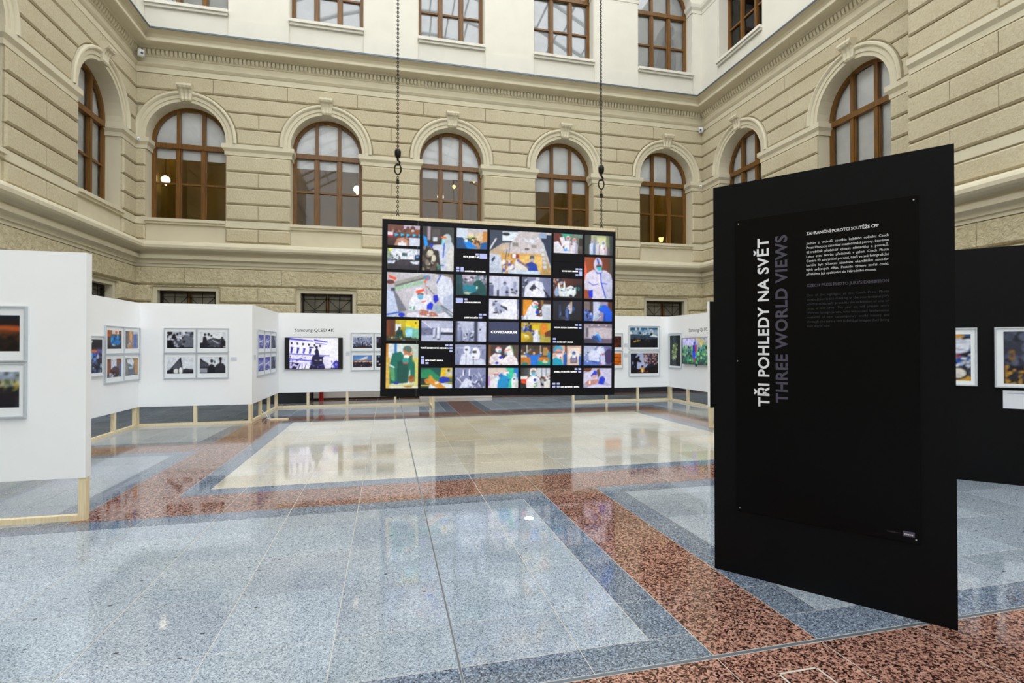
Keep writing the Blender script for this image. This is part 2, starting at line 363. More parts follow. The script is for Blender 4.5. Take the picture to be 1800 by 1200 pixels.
def window(wloc, rot, c, hw, zb, zs, ar, label, blinds=(), room='darkroom', rdepth=1.6, gl='glass', tr=None, bar=None, set_=0.33, group=None):
    WN[0] += 1
    ca, sa = math.cos(rot), math.sin(rot)
    W = thing('window_%d' % WN[0], label, 'window', (wloc[0]+c*ca, wloc[1]+c*sa, zb), rot, group, 'structure')
    h = zs-zb; f = 0.085; y0, y1 = set_, set_+0.09
    outer = [(hw, 0)]+[(hw*math.cos(math.pi*i/NA), h+hw*math.sin(math.pi*i/NA)) for i in range(NA+1)]+[(-hw, 0)]
    r = hw-f; inner = [(r, f)]+[(r*math.cos(math.pi*i/NA), h+r*math.sin(math.pi*i/NA)) for i in range(NA+1)]+[(-r, f)]
    if not ar: outer = [(hw, 0), (hw, h), (-hw, h), (-hw, 0)]; inner = [(r, f), (r, h-f), (-r, h-f), (-r, f)]
    mb = MB(); n = len(outer)
    rings = [[(o[0], y0, o[1]), (i[0], y0, i[1]), (i[0], y1, i[1]), (o[0], y1, o[1])] for o, i in zip(outer, inner)]
    mb.loft(rings+[rings[0]], caps=(False, False)); mb.build('frame', M['wood'], W)
    tr = h-0.10 if tr is None else tr-zb; mx = hw/3*0.97
    top = lambda x, rr=hw-f*0.7: (h+math.sqrt(max(0, rr*rr-x*x))) if ar else h-f*0.7
    for s in (-1, 1): MB().box(s*mx-0.045, s*mx+0.045, y0-0.015, y1-0.01, f*0.6, top(mx)).build('mullion', M['wood'], W)
    segs = [(-r-0.01, -mx-0.045), (-mx+0.045, mx-0.045), (mx+0.045, r+0.01)]
    if ar: MB().box(-r-0.02, r+0.02, y0-0.04, y1, tr, tr+0.13).build('transom', M['wood'], W)
    br = (tr*0.5 if bar is None else bar-zb)
    zc = [f, br, tr] if ar else [f, br, h-f]
    for a, b in segs:
        MB().box(a, b, y0+0.005, y1-0.02, br-0.025, br+0.025).build('glazing_bar', M['wood'], W)
        for q in range(2):
            # sash rails around each light
            s = MB(); e = 0.03; A, B, C, D = a, b, zc[q], zc[q+1]
            s.box(A, A+e, y0+0.012, y1-0.025, C, D).box(B-e, B, y0+0.012, y1-0.025, C, D).build('sash', M['wood'], W)
            k = [random.uniform(-0.004, 0.004) for _ in range(2)]
            MB().poly([(A, y1-0.03+k[0], C), (B, y1-0.03-k[0], C), (B, y1-0.03-k[0]+k[1], D), (A, y1-0.03+k[0]+k[1], D)]).build('pane', M[gl], W)
        if ar:
            xs = [a+(b-a)*i/8 for i in range(9)]; rr = hw-f*0.6
            pts = [(a, y1-0.03, tr+0.1), (b, y1-0.03, tr+0.1)]+[(x, y1-0.03, h+math.sqrt(max(0.0, rr*rr-x*x))) for x in xs[::-1]]
            MB().poly(pts).build('pane', M[gl], W)
    for (b0, b1) in blinds:
        s = MB(); z0, z1 = b0-zb, b1-zb; R2 = hw-0.03; nf = max(1, int((z1-z0)/0.28)); yb = y1+0.02
        lo = z0
        for i in range(nf):
            za, zt = z0+(z1-z0)*i/nf, z0+(z1-z0)*(i+1)/nf
            wa = math.sqrt(max(0.01, R2*R2-max(0, za-h)**2)) if ar else R2; wt = math.sqrt(max(0.01, R2*R2-max(0, zt-h)**2)) if ar else R2
            s.poly([(-wa, yb+0.012, za), (wa, yb+0.012, za), (wt, yb, zt), (-wt, yb, zt)])
        s.build('blind', M['blind'], W)
    e = hw+0.05; zt = (h+hw if ar else h)+0.06; s = MB(); ya, yb = y1-0.05, y1+rdepth
    s.poly([(-e, yb, -.1), (e, yb, -.1), (e, yb, zt), (-e, yb, zt)]).poly([(-e, ya, -.1), (-e, yb, -.1), (-e, yb, zt), (-e, ya, zt)]).poly([(e, yb, -.1), (e, ya, -.1), (e, ya, zt), (e, yb, zt)])
    s.poly([(-e, ya, zt), (-e, yb, zt), (e, yb, zt), (e, ya, zt)]).poly([(-e, ya, -.1), (e, ya, -.1), (e, yb, -.1), (-e, yb, -.1)])
    s.build('room_behind', M[room], W)
    return W
def ground_window(wloc, rot, c, label, group=None):
    WN[0] += 1; ca, sa = math.cos(rot), math.sin(rot); h = GT-GB
    W = thing('window_%d' % WN[0], label, 'window', (wloc[0]+c*ca, wloc[1]+c*sa, GB), rot, group, 'structure')
    for s in (-1, 1): MB().box(min(s*0.8, s*0.70), max(s*0.8, s*0.70), 0.04, 0.32, 0, h).build('surround', M['trim'], W)
    MB().box(-0.7, 0.7, 0.04, 0.32, h-0.10, h).build('surround', M['trim'], W)
    MB().box(-0.7, -0.63, 0.22, 0.30, 0, h-0.1).box(0.63, 0.7, 0.22, 0.30, 0, h-0.1).box(-0.63, 0.63, 0.22, 0.30, h-0.17, h-0.1).box(-0.63, 0.63, 0.22, 0.30, 0, 0.07).build('frame', M['darkwood'], W)
    MB().box(-0.05, 0.05, 0.21, 0.31, 0.05, h-0.13).build('mullion', M['wood'], W)
    for a, b in ((-0.63, -0.05), (0.05, 0.63)): MB().box(a, b, 0.275, 0.285, 0.05, h-0.15).build('pane', M['darkglass'], W)
    s = MB(); y = 0.19
    for x in (-0.64, -0.335, -0.03, 0.03, 0.335, 0.64): s.tube([(x, y, 0.02), (x, y, h-0.12)], 0.009, 6)
    for z in (0.3, 0.62, 0.94, 1.26, 1.58): s.tube([(-0.66, y, z), (0.66, y, z)], 0.009, 6)
    for xc in (-0.335, 0.335):
        for z in (0.3, 0.94, 1.58):
            for sx in (-1, 1):
                for sz in (-1, 1):
                    if z+sz*0.3 < h-0.1: s.tube([(xc+sx*0.305, y, z), (xc, y, z+sz*0.3)], 0.009, 6)
            s.lathe([(0.0, -0.022), (0.018, -0.012), (0.022, 0), (0.018, 0.012), (0.0, 0.022)], (xc, y, z), 8)
    s.build('iron_grille', M['iron'], W)
    return W
CB = [-5.23, -1.68, 1.87, 5.42, 8.97]
LB, LR, LL = (0, YB, 0), (XR, YB, 0), (XL, 0, 0)
WB = build_wall('wall_back', LB, 0.0, XL, XR, CB, CB, CB, 'cream rusticated palace wall with five arched windows facing the courtyard')
WR = build_wall('wall_right', LR, -math.pi/2, 0, YB-YBAY, [1.9, 5.79], [1.9, 5.79], [1.9, 5.79], 'cream rusticated side wall with two arched windows beside the projecting bay')
WL = build_wall('wall_left', LL, math.pi/2, YS, YB, [13.76, 9.70], [13.76, 9.70], [13.76, 9.70], 'cream rusticated side wall running past the white panels')
WY = build_wall('wall_right_bay', (XBAY, YBAY, 0), -math.pi/2, 0, YBAY-YS, [], [], [], 'windowless projecting bay of rusticated stone behind the black panels')
MB().box(0, 0.02, 0, XR-XBAY, 0, 15.6).build('bay_return', M['stone'], WY)
tag(MB().box(XL, XR, YS-0.3, YS, 0, 12.0).build('wall_front', M['trim']), 'plain cream wall closing the courtyard opposite the arched windows', 'wall', kind='structure')
for i, c in enumerate(CB):
    lab = ['arched brown timber window with a lit globe lamp, beside the corner of the left wall', 'arched brown timber window with a globe lamp at its edge, over the wall-mounted television', 'arched brown timber window in the middle of the back wall, small yellow lamps inside', 'arched brown timber window with half-raised blinds beside the hanging chain', 'arched brown timber window with a small orange lamp on its ledge'][i]
    window(LB, 0, c, HW, SILL, ZSP, True, lab, [(6.62 if i != 3 else 6.45, 6.93), (7.02, 7.92)], 'ochre', 2.6, tr=6.87, bar=5.92)
    window(LB, 0, c, UHW, USILL, USP, True, 'tall upper-floor window in the back wall reflecting the glass roof', [(10.66, 13.7)], gl='glass_upper', bar=11.62, tr=12.62, group='upper windows of the back wall')
    ground_window(LB, 0, c, 'small ground-floor window with iron diamond grille under the back wall', 'grilled windows of the back wall')
for c in (1.9, 5.79):
    window(LR, -math.pi/2, c, HW, SILL, ZSP, True, 'arched brown window with drawn white blind %s' % ('close to the corner of the right wall' if c < 3 else 'next to the projecting bay of the right wall'), [(5.6 if c > 3 else 6.5, 6.93), (7.0, 7.92)], tr=6.87, bar=5.3)
    window(LR, -math.pi/2, c, UHW, USILL, USP, True, 'dark upper-floor window above the cornice of the right wall', [], bar=11.62, tr=12.62, group='upper windows of the right wall')
for c in (13.76, 9.70):
    window(LL, math.pi/2, c, HW, SILL, ZSP, True, 'arched brown window of the left wall with sheer white curtains', [(4.95, 6.93), (7.0, 7.92)], tr=6.87, bar=5.92, group='arched windows of the left wall')
ground_window(LL, math.pi/2, 13.76, 'small grilled ground-floor window of the left wall over the white panels')
ground_window(LR, -math.pi/2, 1.9, 'small grilled ground-floor window of the right wall behind the black panel')
# cornice and string course run round the court
PATH = [(XL, YS), (XL, YB), (XR, YB), (XR, YBAY), (XBAY, YBAY), (XBAY, YS)]
T1 = sweep(MB(), PATH, [(0, 8.72), (0.035, 8.72), (0.035, 8.86), (0.06, 8.88), (0.10, 8.93), (0.10, 8.95), (0.03, 8.965), (0.03, 9.12), (0.06, 9.14), (0.06, 9.30), (0.12, 9.32), (0.16, 9.35), (0.40, 9.355), (0.42, 9.37), (0.42, 9.435), (0.36, 9.445), (0.36, 9.50), (0.39, 9.56), (0.46, 9.605), (0.54, 9.62), (0, 9.62)]).build('trim_1', M['trim'])
tag(T1, 'heavy moulded cornice with dentils between the arched storey and the upper storey', 'cornice', kind='structure')
sweep(MB(), PATH, [(0, 9.62), (0.56, 9.62), (0.56, 9.66), (0, 9.76)]).build('zinc_flashing', M['flash'], T1)
dm = MB()
for (ax, ay), (bx, by) in zip(PATH[:-1], PATH[1:]):
    L = math.hypot(bx-ax, by-ay); dx, dy = (bx-ax)/L, (by-ay)/L; nx, ny = dy, -dx
    if L < 1: continue
    k = 0.16
    while k < L-0.16:
        cx, cy = ax+dx*k, ay+dy*k
        if cy > 4:
            rg = []
            for z, hwid, o in ((9.16, 0.018, 0.08), (9.20, 0.034, 0.115), (9.28, 0.036, 0.135), (9.31, 0.030, 0.12)):
                rg.append([(cx+dx*s*hwid+nx*q, cy+dy*s*hwid+ny*q, z) for s, q in ((-1, 0.05), (1, 0.05), (1, o), (-1, o))])
            dm.loft(rg)
        k += 0.104
dm.build('dentil_course', M['trim'], T1, kind='stuff')
T2 = sweep(MB(), PATH, [(0, 3.60), (0.05, 3.60), (0.05, 3.675), (0.085, 3.68), (0.085, 3.755), (0.10, 3.78), (0.19, 3.80), (0.19, 3.90), (0.13, 3.91), (0.13, 3.95), (0.18, 3.99), (0.33, 4.02), (0.37, 4.06), (0.375, 4.13), (0.34, 4.19), (0.27, 4.235), (0.17, 4.26), (0.10, 4.27), (0.10, 4.295), (0, 4.295)]).build('trim_2', M['trim'])
tag(T2, 'rounded stone string course below the arched window storey', 'string course', kind='structure')
# glazed roof steelwork
mb = MB(); zr = 15.6
for k in range(17):
    y = YS+0.6+k*2.05; mb.tube([(XL+(XR-XL)*i/16, y, zr+3.0*math.sin(math.pi*i/16)) for i in range(17)], 0.09, 6)
for i in range(1, 16): mb.tube([(XL+(XR-XL)*i/16, YS, zr+3.0*math.sin(math.pi*i/16)), (XL+(XR-XL)*i/16, YB, zr+3.0*math.sin(math.pi*i/16))], 0.05, 6)
tag(mb.build('ceiling', M['steel']), 'white steel ribs of the glass roof high above the courtyard', 'roof', kind='structure')
# ------------------------------------------------------------------ the floor of granite slabs
FL = MB().poly([(XL-0.5, YS, -0.002), (XR+0.5, YS, -0.002), (XR+0.5, YB+0.5, -0.002), (XL-0.5, YB+0.5, -0.002)]).build('floor', M['grout'])
tag(FL, 'polished granite floor with red bands, grey slabs and a cream centre field', 'floor', kind='structure')
GX = [0.33+0.594*k for k in range(-12, 2)]+[1.54, 2.14]+[2.14+0.6*k for k in range(1, 15)]
GY = [2.21+0.59*k for k in range(-35, 24)]
tiles = []
def field(x0, x1, y0, y1, mat, xc=GX, yc=GY, tone=(0.9, 1.08)):
    def cuts(a, b, c):
        xs = [a]+[v for v in c if a+0.14 < v < b-0.14]+[b]; return list(zip(xs[:-1], xs[1:]))
    for xa, xb in cuts(x0, x1, xc):
        for ya, yb in cuts(y0, y1, yc):
            tt = random.uniform(*tone)
            if mat == 'cream':
                q = random.random(); col = (1.0, 0.98, 0.93) if q < 0.55 else ((1.0, 1.02, 1.03) if q < 0.8 else (0.95, 0.89, 0.79)); col = tuple(v*tt for v in col)
            else: col = (tt, tt*random.uniform(0.99, 1.01), tt*random.uniform(0.985, 1.02))
            tiles.append((xa, xb, ya, yb, mat, col))
N_ = []
# front part
field(XL, XR, 1.60, 2.20, 'red', yc=N_); field(XL, XR, 1.37, 1.60, 'blue', yc=N_); field(XL, XR, YS, 1.37, 'grey')
field(XL, 1.54, 2.225, 2.42, 'blue', yc=N_); field(2.14, XR, 2.225, 2.46, 'blue', yc=N_)
field(XL, 1.30, 2.42, 4.92, 'grey'); field(1.30, 1.54, 2.42, 4.92, 'blue', N_); field(1.54, 2.14, 2.225, 5.15, 'red', N_)
field(2.14, 2.38, 2.46, 4.92, 'blue', N_); field(2.38, XR, 2.46, 4.92, 'grey', yc=[2.85, 3.48, 4.1, 4.72], tone=(0.8, 1.1))
field(XL, 1.54, 4.92, 5.15, 'blue', yc=N_); field(2.14, XR, 4.92, 5.15, 'blue', yc=N_)
# ring
field(-2.64, 6.32, 5.15, 5.80, 'red', yc=N_); field(-2.64, -2.03, 5.80, 11.12, 'red', N_); field(5.72, 6.32, 5.80, 11.12, 'red', N_); field(-2.64, 6.32, 11.12, 11.72, 'red', yc=N_)
field(-2.03, 5.72, 5.80, 6.03, 'blue', yc=N_); field(-2.03, -1.80, 6.03, 10.92, 'blue', N_); field(5.48, 5.72, 6.03, 10.92, 'blue', N_); field(-2.03, 5.72, 10.92, 11.12, 'blue', yc=N_)
field(-1.80, 5.48, 6.03, 10.92, 'cream', yc=[6.03+0.543*k for k in range(1, 9)], tone=(0.95, 1.05))
for s in (0, 1):
    a, b, c, d = (XL, -2.87, -2.87, -2.64) if s == 0 else (6.55, XR, 6.32, 6.55)
    field(a, b, 5.15, 8.05, 'grey'); field(c, d, 5.15, 8.05, 'blue', N_); field(min(a, c), max(b, d), 8.05, 8.28, 'blue', yc=N_); field(min(a, c), max(b, d), 8.28, 8.88, 'red', yc=N_)
    field(min(a, c), max(b, d), 8.88, 9.12, 'blue', yc=N_); field(c, d, 9.12, 11.72, 'blue', N_); field(a, b, 9.12, 11.95, 'grey')
field(-2.87, 1.54, 11.72, 11.95, 'blue', yc=N_); field(2.14, 6.55, 11.72, 11.95, 'blue', yc=N_)
field(1.54, 2.14, 11.72, 14.7, 'red', N_); field(1.30, 1.54, 11.95, 14.7, 'blue', N_); field(2.14, 2.38, 11.95, 14.7, 'blue', N_)
field(XL, 1.30, 11.95, 14.7, 'grey'); field(2.38, XR, 11.95, 14.7, 'grey'); field(XL, XR, 14.7, YB, 'red', yc=N_)
def tile_geo(mb, t, ox=0, oy=0, g=0.0023):
    xa, xb, ya, yb = t[0]+g-ox, t[1]-g-ox, t[2]+g-oy, t[3]-g-oy
    if abs(t[0]-0.33) < 0.02: xa += 0.005
    if abs(t[1]-0.33) < 0.02: xb -= 0.005
    k = 0.0012
    R = lambda z, q: [(xa+q, ya+q, z), (xb-q, ya+q, z), (xb-q, yb-q, z), (xa+q, yb-q, z)]
    mb.loft([R(-0.004, 0), R(-k, 0), R(0, k)], caps=(False, True)); return 9
def setcol(me, name, cols):
    at = me.attributes.new(name, 'FLOAT_COLOR', 'FACE'); at.data.foreach_set('color', [x for c in cols for x in (*c, 1.0)])
def score(t):
    x, y = (t[0]+t[1])/2, (t[2]+t[3])/2; z = x*_f.x+y*_f.y; q = x*_r.x+y*_r.y
    if z < 0.4 or abs(q/z) > 1.1 or 1.5/z > 0.75: return -1
    return (t[1]-t[0])*(t[3]-t[2])/z**3
order = sorted(range(len(tiles)), key=lambda i: -score(tiles[i])); near = set(order[:300])
for i in order[:300]:
    t = tiles[i]; ox, oy = (t[0]+t[1])/2, (t[2]+t[3])/2; mb = MB(); n = tile_geo(mb, t, ox, oy)
    o = mb.build('tile', M[t[4]], FL, (ox, oy, 0)); setcol(o.data, 'tone', [t[5]]*n)
rest = MB(); cols = []; KM = ['grey', 'blue', 'red', 'cream']
for i in order[300:]:
    t = tiles[i]; n0 = len(rest.f); n = tile_geo(rest, t); k = KM.index(t[4])
    for q in range(n0, len(rest.f)): rest.m[q] = k; cols.append(t[5])
o = rest.build('far_tiles', [M[k] for k in KM], FL, kind='stuff'); setcol(o.data, 'tone', cols)
MB().box(XL, XR, 2.203, 2.222, -0.005, -0.0008).build('joint_strip', M['joint'], FL)
MB().box(0.3245, 0.3355, 2.225, YB, -0.005, -0.0012).build('joint_strip', M['joint'], FL)
MB().box(1.735, 1.745, 1.90, 2.03, -0.001, 0.0006).box(1.735, 1.95, 2.022, 2.032, -0.001, 0.0006).box(1.94, 1.95, 1.90, 2.03, -0.001, 0.0006).build('hatch_edge', M['grout'], FL)
MB().lathe([(0.0, 0.003), (0.035, 0.003), (0.04, 0.0)], (1.20, 4.36, 0), 20).build('reflection_spot', M['reflspot'], FL)  # glowing disc added in place of a reflected bright spot, no lamp here
# wall-foot details behind the panels
tag(MB().cbox(-3.2, -2.05, 14.55, 15.30, 0.0, 0.42, 0.02).build('dark_cabinet', M['plinth']), 'low dark grey box against the back wall behind the television panel', 'box')
MB().box(-2.0, 0.9, -0.15, -0.08, 0.05, 0.52).build('pale_plinth', M['palestone'], WB)
MB().box(0.9, 3.0, -0.45, -0.02, 0.0, 0.10).build('threshold', M['palestone'], WB)
p = thing('red_standpipe', 'red painted post standing at the foot of the back wall behind the television panel', 'post', (-1.78, 15.15, 0))
MB().lathe([(0.07, 0.0), (0.07, 0.02), (0.055, 0.03), (0.055, 0.80), (0.04, 0.84), (0.0, 0.85)], n=16).build('pipe', M['redpaint'], p); MB().lathe([(0.085, 0.40), (0.085, 0.44), (0.06, 0.45)], n=16).build('collar', M['redpaint'], p)
# ------------------------------------------------------------------ painted pictures
class Pic:
    def __init__(s, w, h, seed=1):
        s.W, s.H = w*2, h*2; s.a = np.zeros((s.H, s.W, 3)); s.rng = np.random.RandomState(seed)
        s.y, s.x = np.mgrid[0:s.H, 0:s.W]; s.x = (s.x+.5)/s.W; s.y = (s.y+.5)/s.H; s.asp = w/h
    def c(s, h): return np.array(hexs(h))
    def B(s, a, b): s.a[:] = s.c(a)*(1-s.y[..., None])+s.c(b)*s.y[..., None]; return s
    def Hh(s, a, b): s.a[:] = s.c(a)*(1-s.x[..., None])+s.c(b)*s.x[..., None]; return s
    def put(s, m, col): s.a[m] = s.c(col); return s
    def R(s, x0, y0, x1, y1, col): return s.put((s.x >= x0) & (s.x <= x1) & (s.y >= y0) & (s.y <= y1), col)
    def E(s, cx, cy, rx, ry, col): return s.put(((s.x-cx)/rx)**2+((s.y-cy)/ry)**2 <= 1, col)
    def P(s, pts, col):
        pts = list(zip(pts[::2], pts[1::2])); m = np.zeros(s.x.shape, bool); j = len(pts)-1
        for i in range(len(pts)):
            xi, yi = pts[i]; xj, yj = pts[j]
            if yi != yj: m ^= ((yi > s.y) != (yj > s.y)) & (s.x < (xj-xi)*(s.y-yi)/(yj-yi)+xi)
            j = i
        return s.put(m, col)
    def L(s, x0, y0, x1, y1, w, col):
        A = s.asp; dx, dy = (x1-x0)*A, y1-y0; l2 = dx*dx+dy*dy+1e-9; t = np.clip((((s.x-x0)*A)*dx+(s.y-y0)*dy)/l2, 0, 1)
        return s.put(((s.x-x0)*A-t*dx)**2+(s.y-y0-t*dy)**2 <= (w/2)**2, col)
    def S(s, n, x0, y0, x1, y1, r, *cols):
        for i in range(n):
            k = s.rng.uniform(0.5, 1.3); s.E(s.rng.uniform(x0, x1), s.rng.uniform(y0, y1), r*k/s.asp, r*s.rng.uniform(0.5, 1.3), cols[s.rng.randint(len(cols))])
        return s
    def M(s, cx, y0, y1, w, suit='e4e6ee', shade='b4bacb', mask='5cc', band=None, face='b98'):
        # suited figure: hood, face, shoulders, trunk
        h = y1-y0; hr = min(0.16*h+0.04, w*0.34*s.asp); hy = y0+hr
        s.P((cx-w*.5, y1, cx-w*.52, y0+hr*2.9, cx-w*.3, y0+hr*2.0, cx+w*.3, y0+hr*2.0, cx+w*.52, y0+hr*2.9, cx+w*.5, y1), suit)
        s.P((cx+w*.1, y1, cx+w*.16, y0+hr*2.3, cx+w*.3, y0+hr*2.1, cx+w*.52, y0+hr*2.9, cx+w*.5, y1), shade)
        rx = hr*0.85/s.asp; s.E(cx, hy, rx, hr, suit); s.E(cx, hy+hr*.1, rx*.62, hr*.66, face); s.E(cx, hy+hr*.42, rx*.6, hr*.42, mask)
        if band: s.R(cx-rx*.95, hy-hr*.55, cx+rx*.95, hy-hr*.15, band)
        return s
    def N(s, amp, cell=3):
        g = s.rng.uniform(1-amp, 1+amp, (s.H//cell+1, s.W//cell+1)); s.a *= np.kron(g, np.ones((cell, cell)))[:s.H, :s.W, None]; return s
    def out(s):
        # photographic grain: soft tonal patches and fine contrast so flat shapes read as a picture
        for cell, amp in ((9, .05), (4, .05), (2, .05)):
            g = s.rng.uniform(1-amp, 1+amp, (s.H//cell+2, s.W//cell+2)); s.a = s.a*np.kron(g, np.ones((cell, cell)))[:s.H, :s.W, None]
        s.a = s.a*(1.0-0.10*((s.x-.5)**2+(s.y-.5)**2)[..., None]*2)
        a = np.clip(s.a, 0, 1); a = a.reshape(s.H//2, 2, s.W//2, 2, 3).mean((1, 3)); return np.where(a <= 0.04045, a/12.92, ((a+0.055)/1.055)**2.4)
def hexs(h):
    if len(h) == 3: h = ''.join(c*2 for c in h)
    return [int(h[i:i+2], 16)/255 for i in (0, 2, 4)]
def picture(name, pic, x0, x1, z0, z1, mat, parent, y=0.0):
    # a flat print: one quad per picture sample, colour on the faces' points
    a = pic.out(); H, W_ = a.shape[:2]; xs = np.linspace(x0, x1, W_+1); zs = np.linspace(z1, z0, H+1)
    X, Z = np.meshgrid(xs, zs); v = np.stack([X.ravel(), np.full(X.size, y), Z.ravel()], 1)
    i, j = np.mgrid[0:H, 0:W_]; q = (i*(W_+1)+j).ravel(); f = np.stack([q+W_+1, q+W_+2, q+1, q], 1)
    me = bpy.data.meshes.new(name); me.vertices.add(len(v)); me.vertices.foreach_set('co', v.ravel()); me.loops.add(f.size); me.loops.foreach_set('vertex_index', f.ravel().astype(np.int32))
    me.polygons.add(len(f)); me.polygons.foreach_set('loop_start', np.arange(0, f.size, 4, dtype=np.int32)); me.polygons.foreach_set('loop_total', np.full(len(f), 4, dtype=np.int32)); me.update(calc_edges=True)
    pa = np.pad(a, ((1, 1), (1, 1), (0, 0)), 'edge'); pv = (pa[:-1, :-1]+pa[1:, :-1]+pa[:-1, 1:]+pa[1:, 1:])/4; c = np.ones((len(v), 4)); c[:, :3] = pv.reshape(-1, 3)
    at = me.attributes.new('Col', 'FLOAT_COLOR', 'POINT'); at.data.foreach_set('color', c.ravel())
    me.materials.append(mat); o = bpy.data.objects.new(name, me); COL.objects.link(o); o.parent = parent; return o
def text_mesh(lines, boxes, offs=0.0, sp=1.0, res=2):
    # each text line fitted into its box (x0,x1,z0,z1); returns MB; box height = capital height
    mb = MB()
    for body, (x0, x1, z0, z1) in zip(lines, boxes):
        cu = bpy.data.curves.new('t', 'FONT'); cu.body = body; cu.size = 1.0; cu.offset = offs; cu.space_character = sp; cu.resolution_u = res; cu.fill_mode = 'FRONT'
        o = bpy.data.objects.new('t', cu); COL.objects.link(o); bpy.context.view_layer.update()
        me = bpy.data.meshes.new_from_object(o.evaluated_get(bpy.context.evaluated_depsgraph_get()))
        v = np.array([p.co[:2] for p in me.vertices]); mn, mxx = v[:, 0].min(), v[:, 0].max()
        b = len(mb.v); sx = (x1-x0)/(mxx-mn); sz = (z1-z0)/0.73
        mb.v += [(x0+(p[0]-mn)*sx, 0.0, z0+p[1]*sz) for p in v]
        for pg in me.polygons: mb.f.append(tuple(b+k for k in pg.vertices)); mb.m.append(0)
        bpy.data.objects.remove(o); bpy.data.curves.remove(cu); bpy.data.meshes.remove(me)
    return mb

def words(mb, name, mat, parent, loc=None, rot=None, gap=0.02, label=None):
    # one part per word: letters joined by small gaps belong together
    par = list(range(len(mb.v)))
    def find(i):
        while par[i] != i: par[i] = par[par[i]]; i = par[i]
        return i
    for f in mb.f:
        for k in f[1:]: par[find(k)] = find(f[0])
    ext = {}
    for i, v in enumerate(mb.v):
        r = find(i); e = ext.setdefault(r, [9e9, -9e9]); e[0] = min(e[0], v[0]); e[1] = max(e[1], v[0])
    grp = {}; cur = -9e9; g = -1
    for r, e in sorted(ext.items(), key=lambda q: q[1][0]):
        if e[0] > cur+gap: g += 1
        cur = max(cur, e[1]); grp[r] = g
    for k in range(g+1):
        m = MB(); idx = {}
        for f in mb.f:
            if grp[find(f[0])] == k:
                for q in f:
                    if q not in idx: idx[q] = len(m.v); m.v.append(mb.v[q])
                m.f.append(tuple(idx[q] for q in f)); m.m.append(0)
        m.build(name, mat, parent, loc, rot, label=label)
# ------------------------------------------------------------------ suspended LED picture wall
LW, LH = 3.486, 2.507
lm = Matrix.Rotation(math.radians(-2.6), 4, 'Z') @ Matrix.Rotation(0.012, 4, 'Y')
tlw = Vector((-0.0748, 7.5, 3.2967)); base = tlw+(lm @ Vector((LW/2, 0, -LH)))
LD = thing('video_wall', 'large black video wall of hospital pictures hanging from two chains', 'screen', base)
LD.rotation_euler = (0, 0.012, math.radians(-2.6))
cwm, chm = LW/7, LH/5; modm = MB().cbox(0.001, cwm-0.001, 0.0, 0.075, 0.001, chm-0.001, 0.002)
mod = None
for i in range(7):
    for j in range(5):
        if mod is None: o = modm.build('led_module', M['ledface'], LD); mod = o.data
        else: o = bpy.data.objects.new('led_module', mod); COL.objects.link(o); o.parent = LD
        o.location = (-LW/2+i*cwm, 0, j*chm)
MB().box(-LW/2, LW/2, 0.03, 0.09, LH+0.001, LH+0.05).build('top_batten', M['pine'], LD)
for z in (0.3, 1.25, 2.2): MB().box(-LW/2+0.05, LW/2-0.05, 0.08, 0.13, z-0.04, z+0.04).build('rear_beam', M['iron'], LD)
PW, PH, PX, PZ = 0.446, 0.293, 0.4853, 0.3370
def cell(c, r, cs=1, rs=1):
    x0 = -LW/2+0.077+PX*c; zt = LH-0.076-PZ*r
    return x0, x0+PW+PX*(cs-1), zt-PH-PZ*(rs-1), zt
def led(c, r, f, cs=1, rs=1):
    p = Pic(56*cs, 38*rs, c*11+r); f(p); x0, x1, z0, z1 = cell(c, r, cs, rs)
    picture('picture_tile', p, x0, x1, z0, z1, M['led'], LD, -0.0015)
BW = 'd9dcef'; BS = '8f94b4'
def q00(p):
    p.B('7a4a3a', '3a2020').R(.5, 0, 1, .18, 'c4b4c8').R(.6, .18, 1, .45, '8a4a20').E(.78, .15, .08, .12, '6a3a2a').E(.78, .26, .05, .05, 'dde').S(30, 0, .1, .7, .6, .07, '5a352c', '7d5340', '3b2626', 'a4786a')
    p.R(0, .35, .16, .55, 'e4dcea').R(0, .5, .16, .56, 'e44').P((.2, 1, .3, .65, .5, .6, .65, .75, .65, 1), 'c08a70').R(.32, .86, .58, 1, 'eee').R(.42, .74, .48, .88, 'eee').R(.67, .6, 1, 1, 'd8dff0')
    for k in range(5): p.P((.22+.185*k, .4, .34+.185*k, .47, .22+.185*k, .56), '18c4ff')
led(0, 0, q00)
def q01(p):
    p.B('c8d2e8', '2a2634').R(.12, 0, .92, .5, 'e4ebf8').R(.45, .2, .62, .36, '3f5f60').R(0, 0, .1, .45, '9db090').E(.09, .05, .05, .08, 'ee3').R(.86, .28, 1, .55, '1a2433').R(.89, .33, .96, .42, '59d').P((0, 1, .05, .6, .3, .52, .7, .52, .95, .6, 1, 1), '2b2530')
    p.R(.3, .56, .7, .8, '3c333d').S(16, .05, .3, .4, .55, .04, '243', '556', '899').P((0, .6, .26, .58, .2, .72, .02, .72), 'cdd6ea').P((.7, .6, 1, .58, .95, .74, .78, .72), 'cdd6ea').N(.2)
led(0, 1, q01)
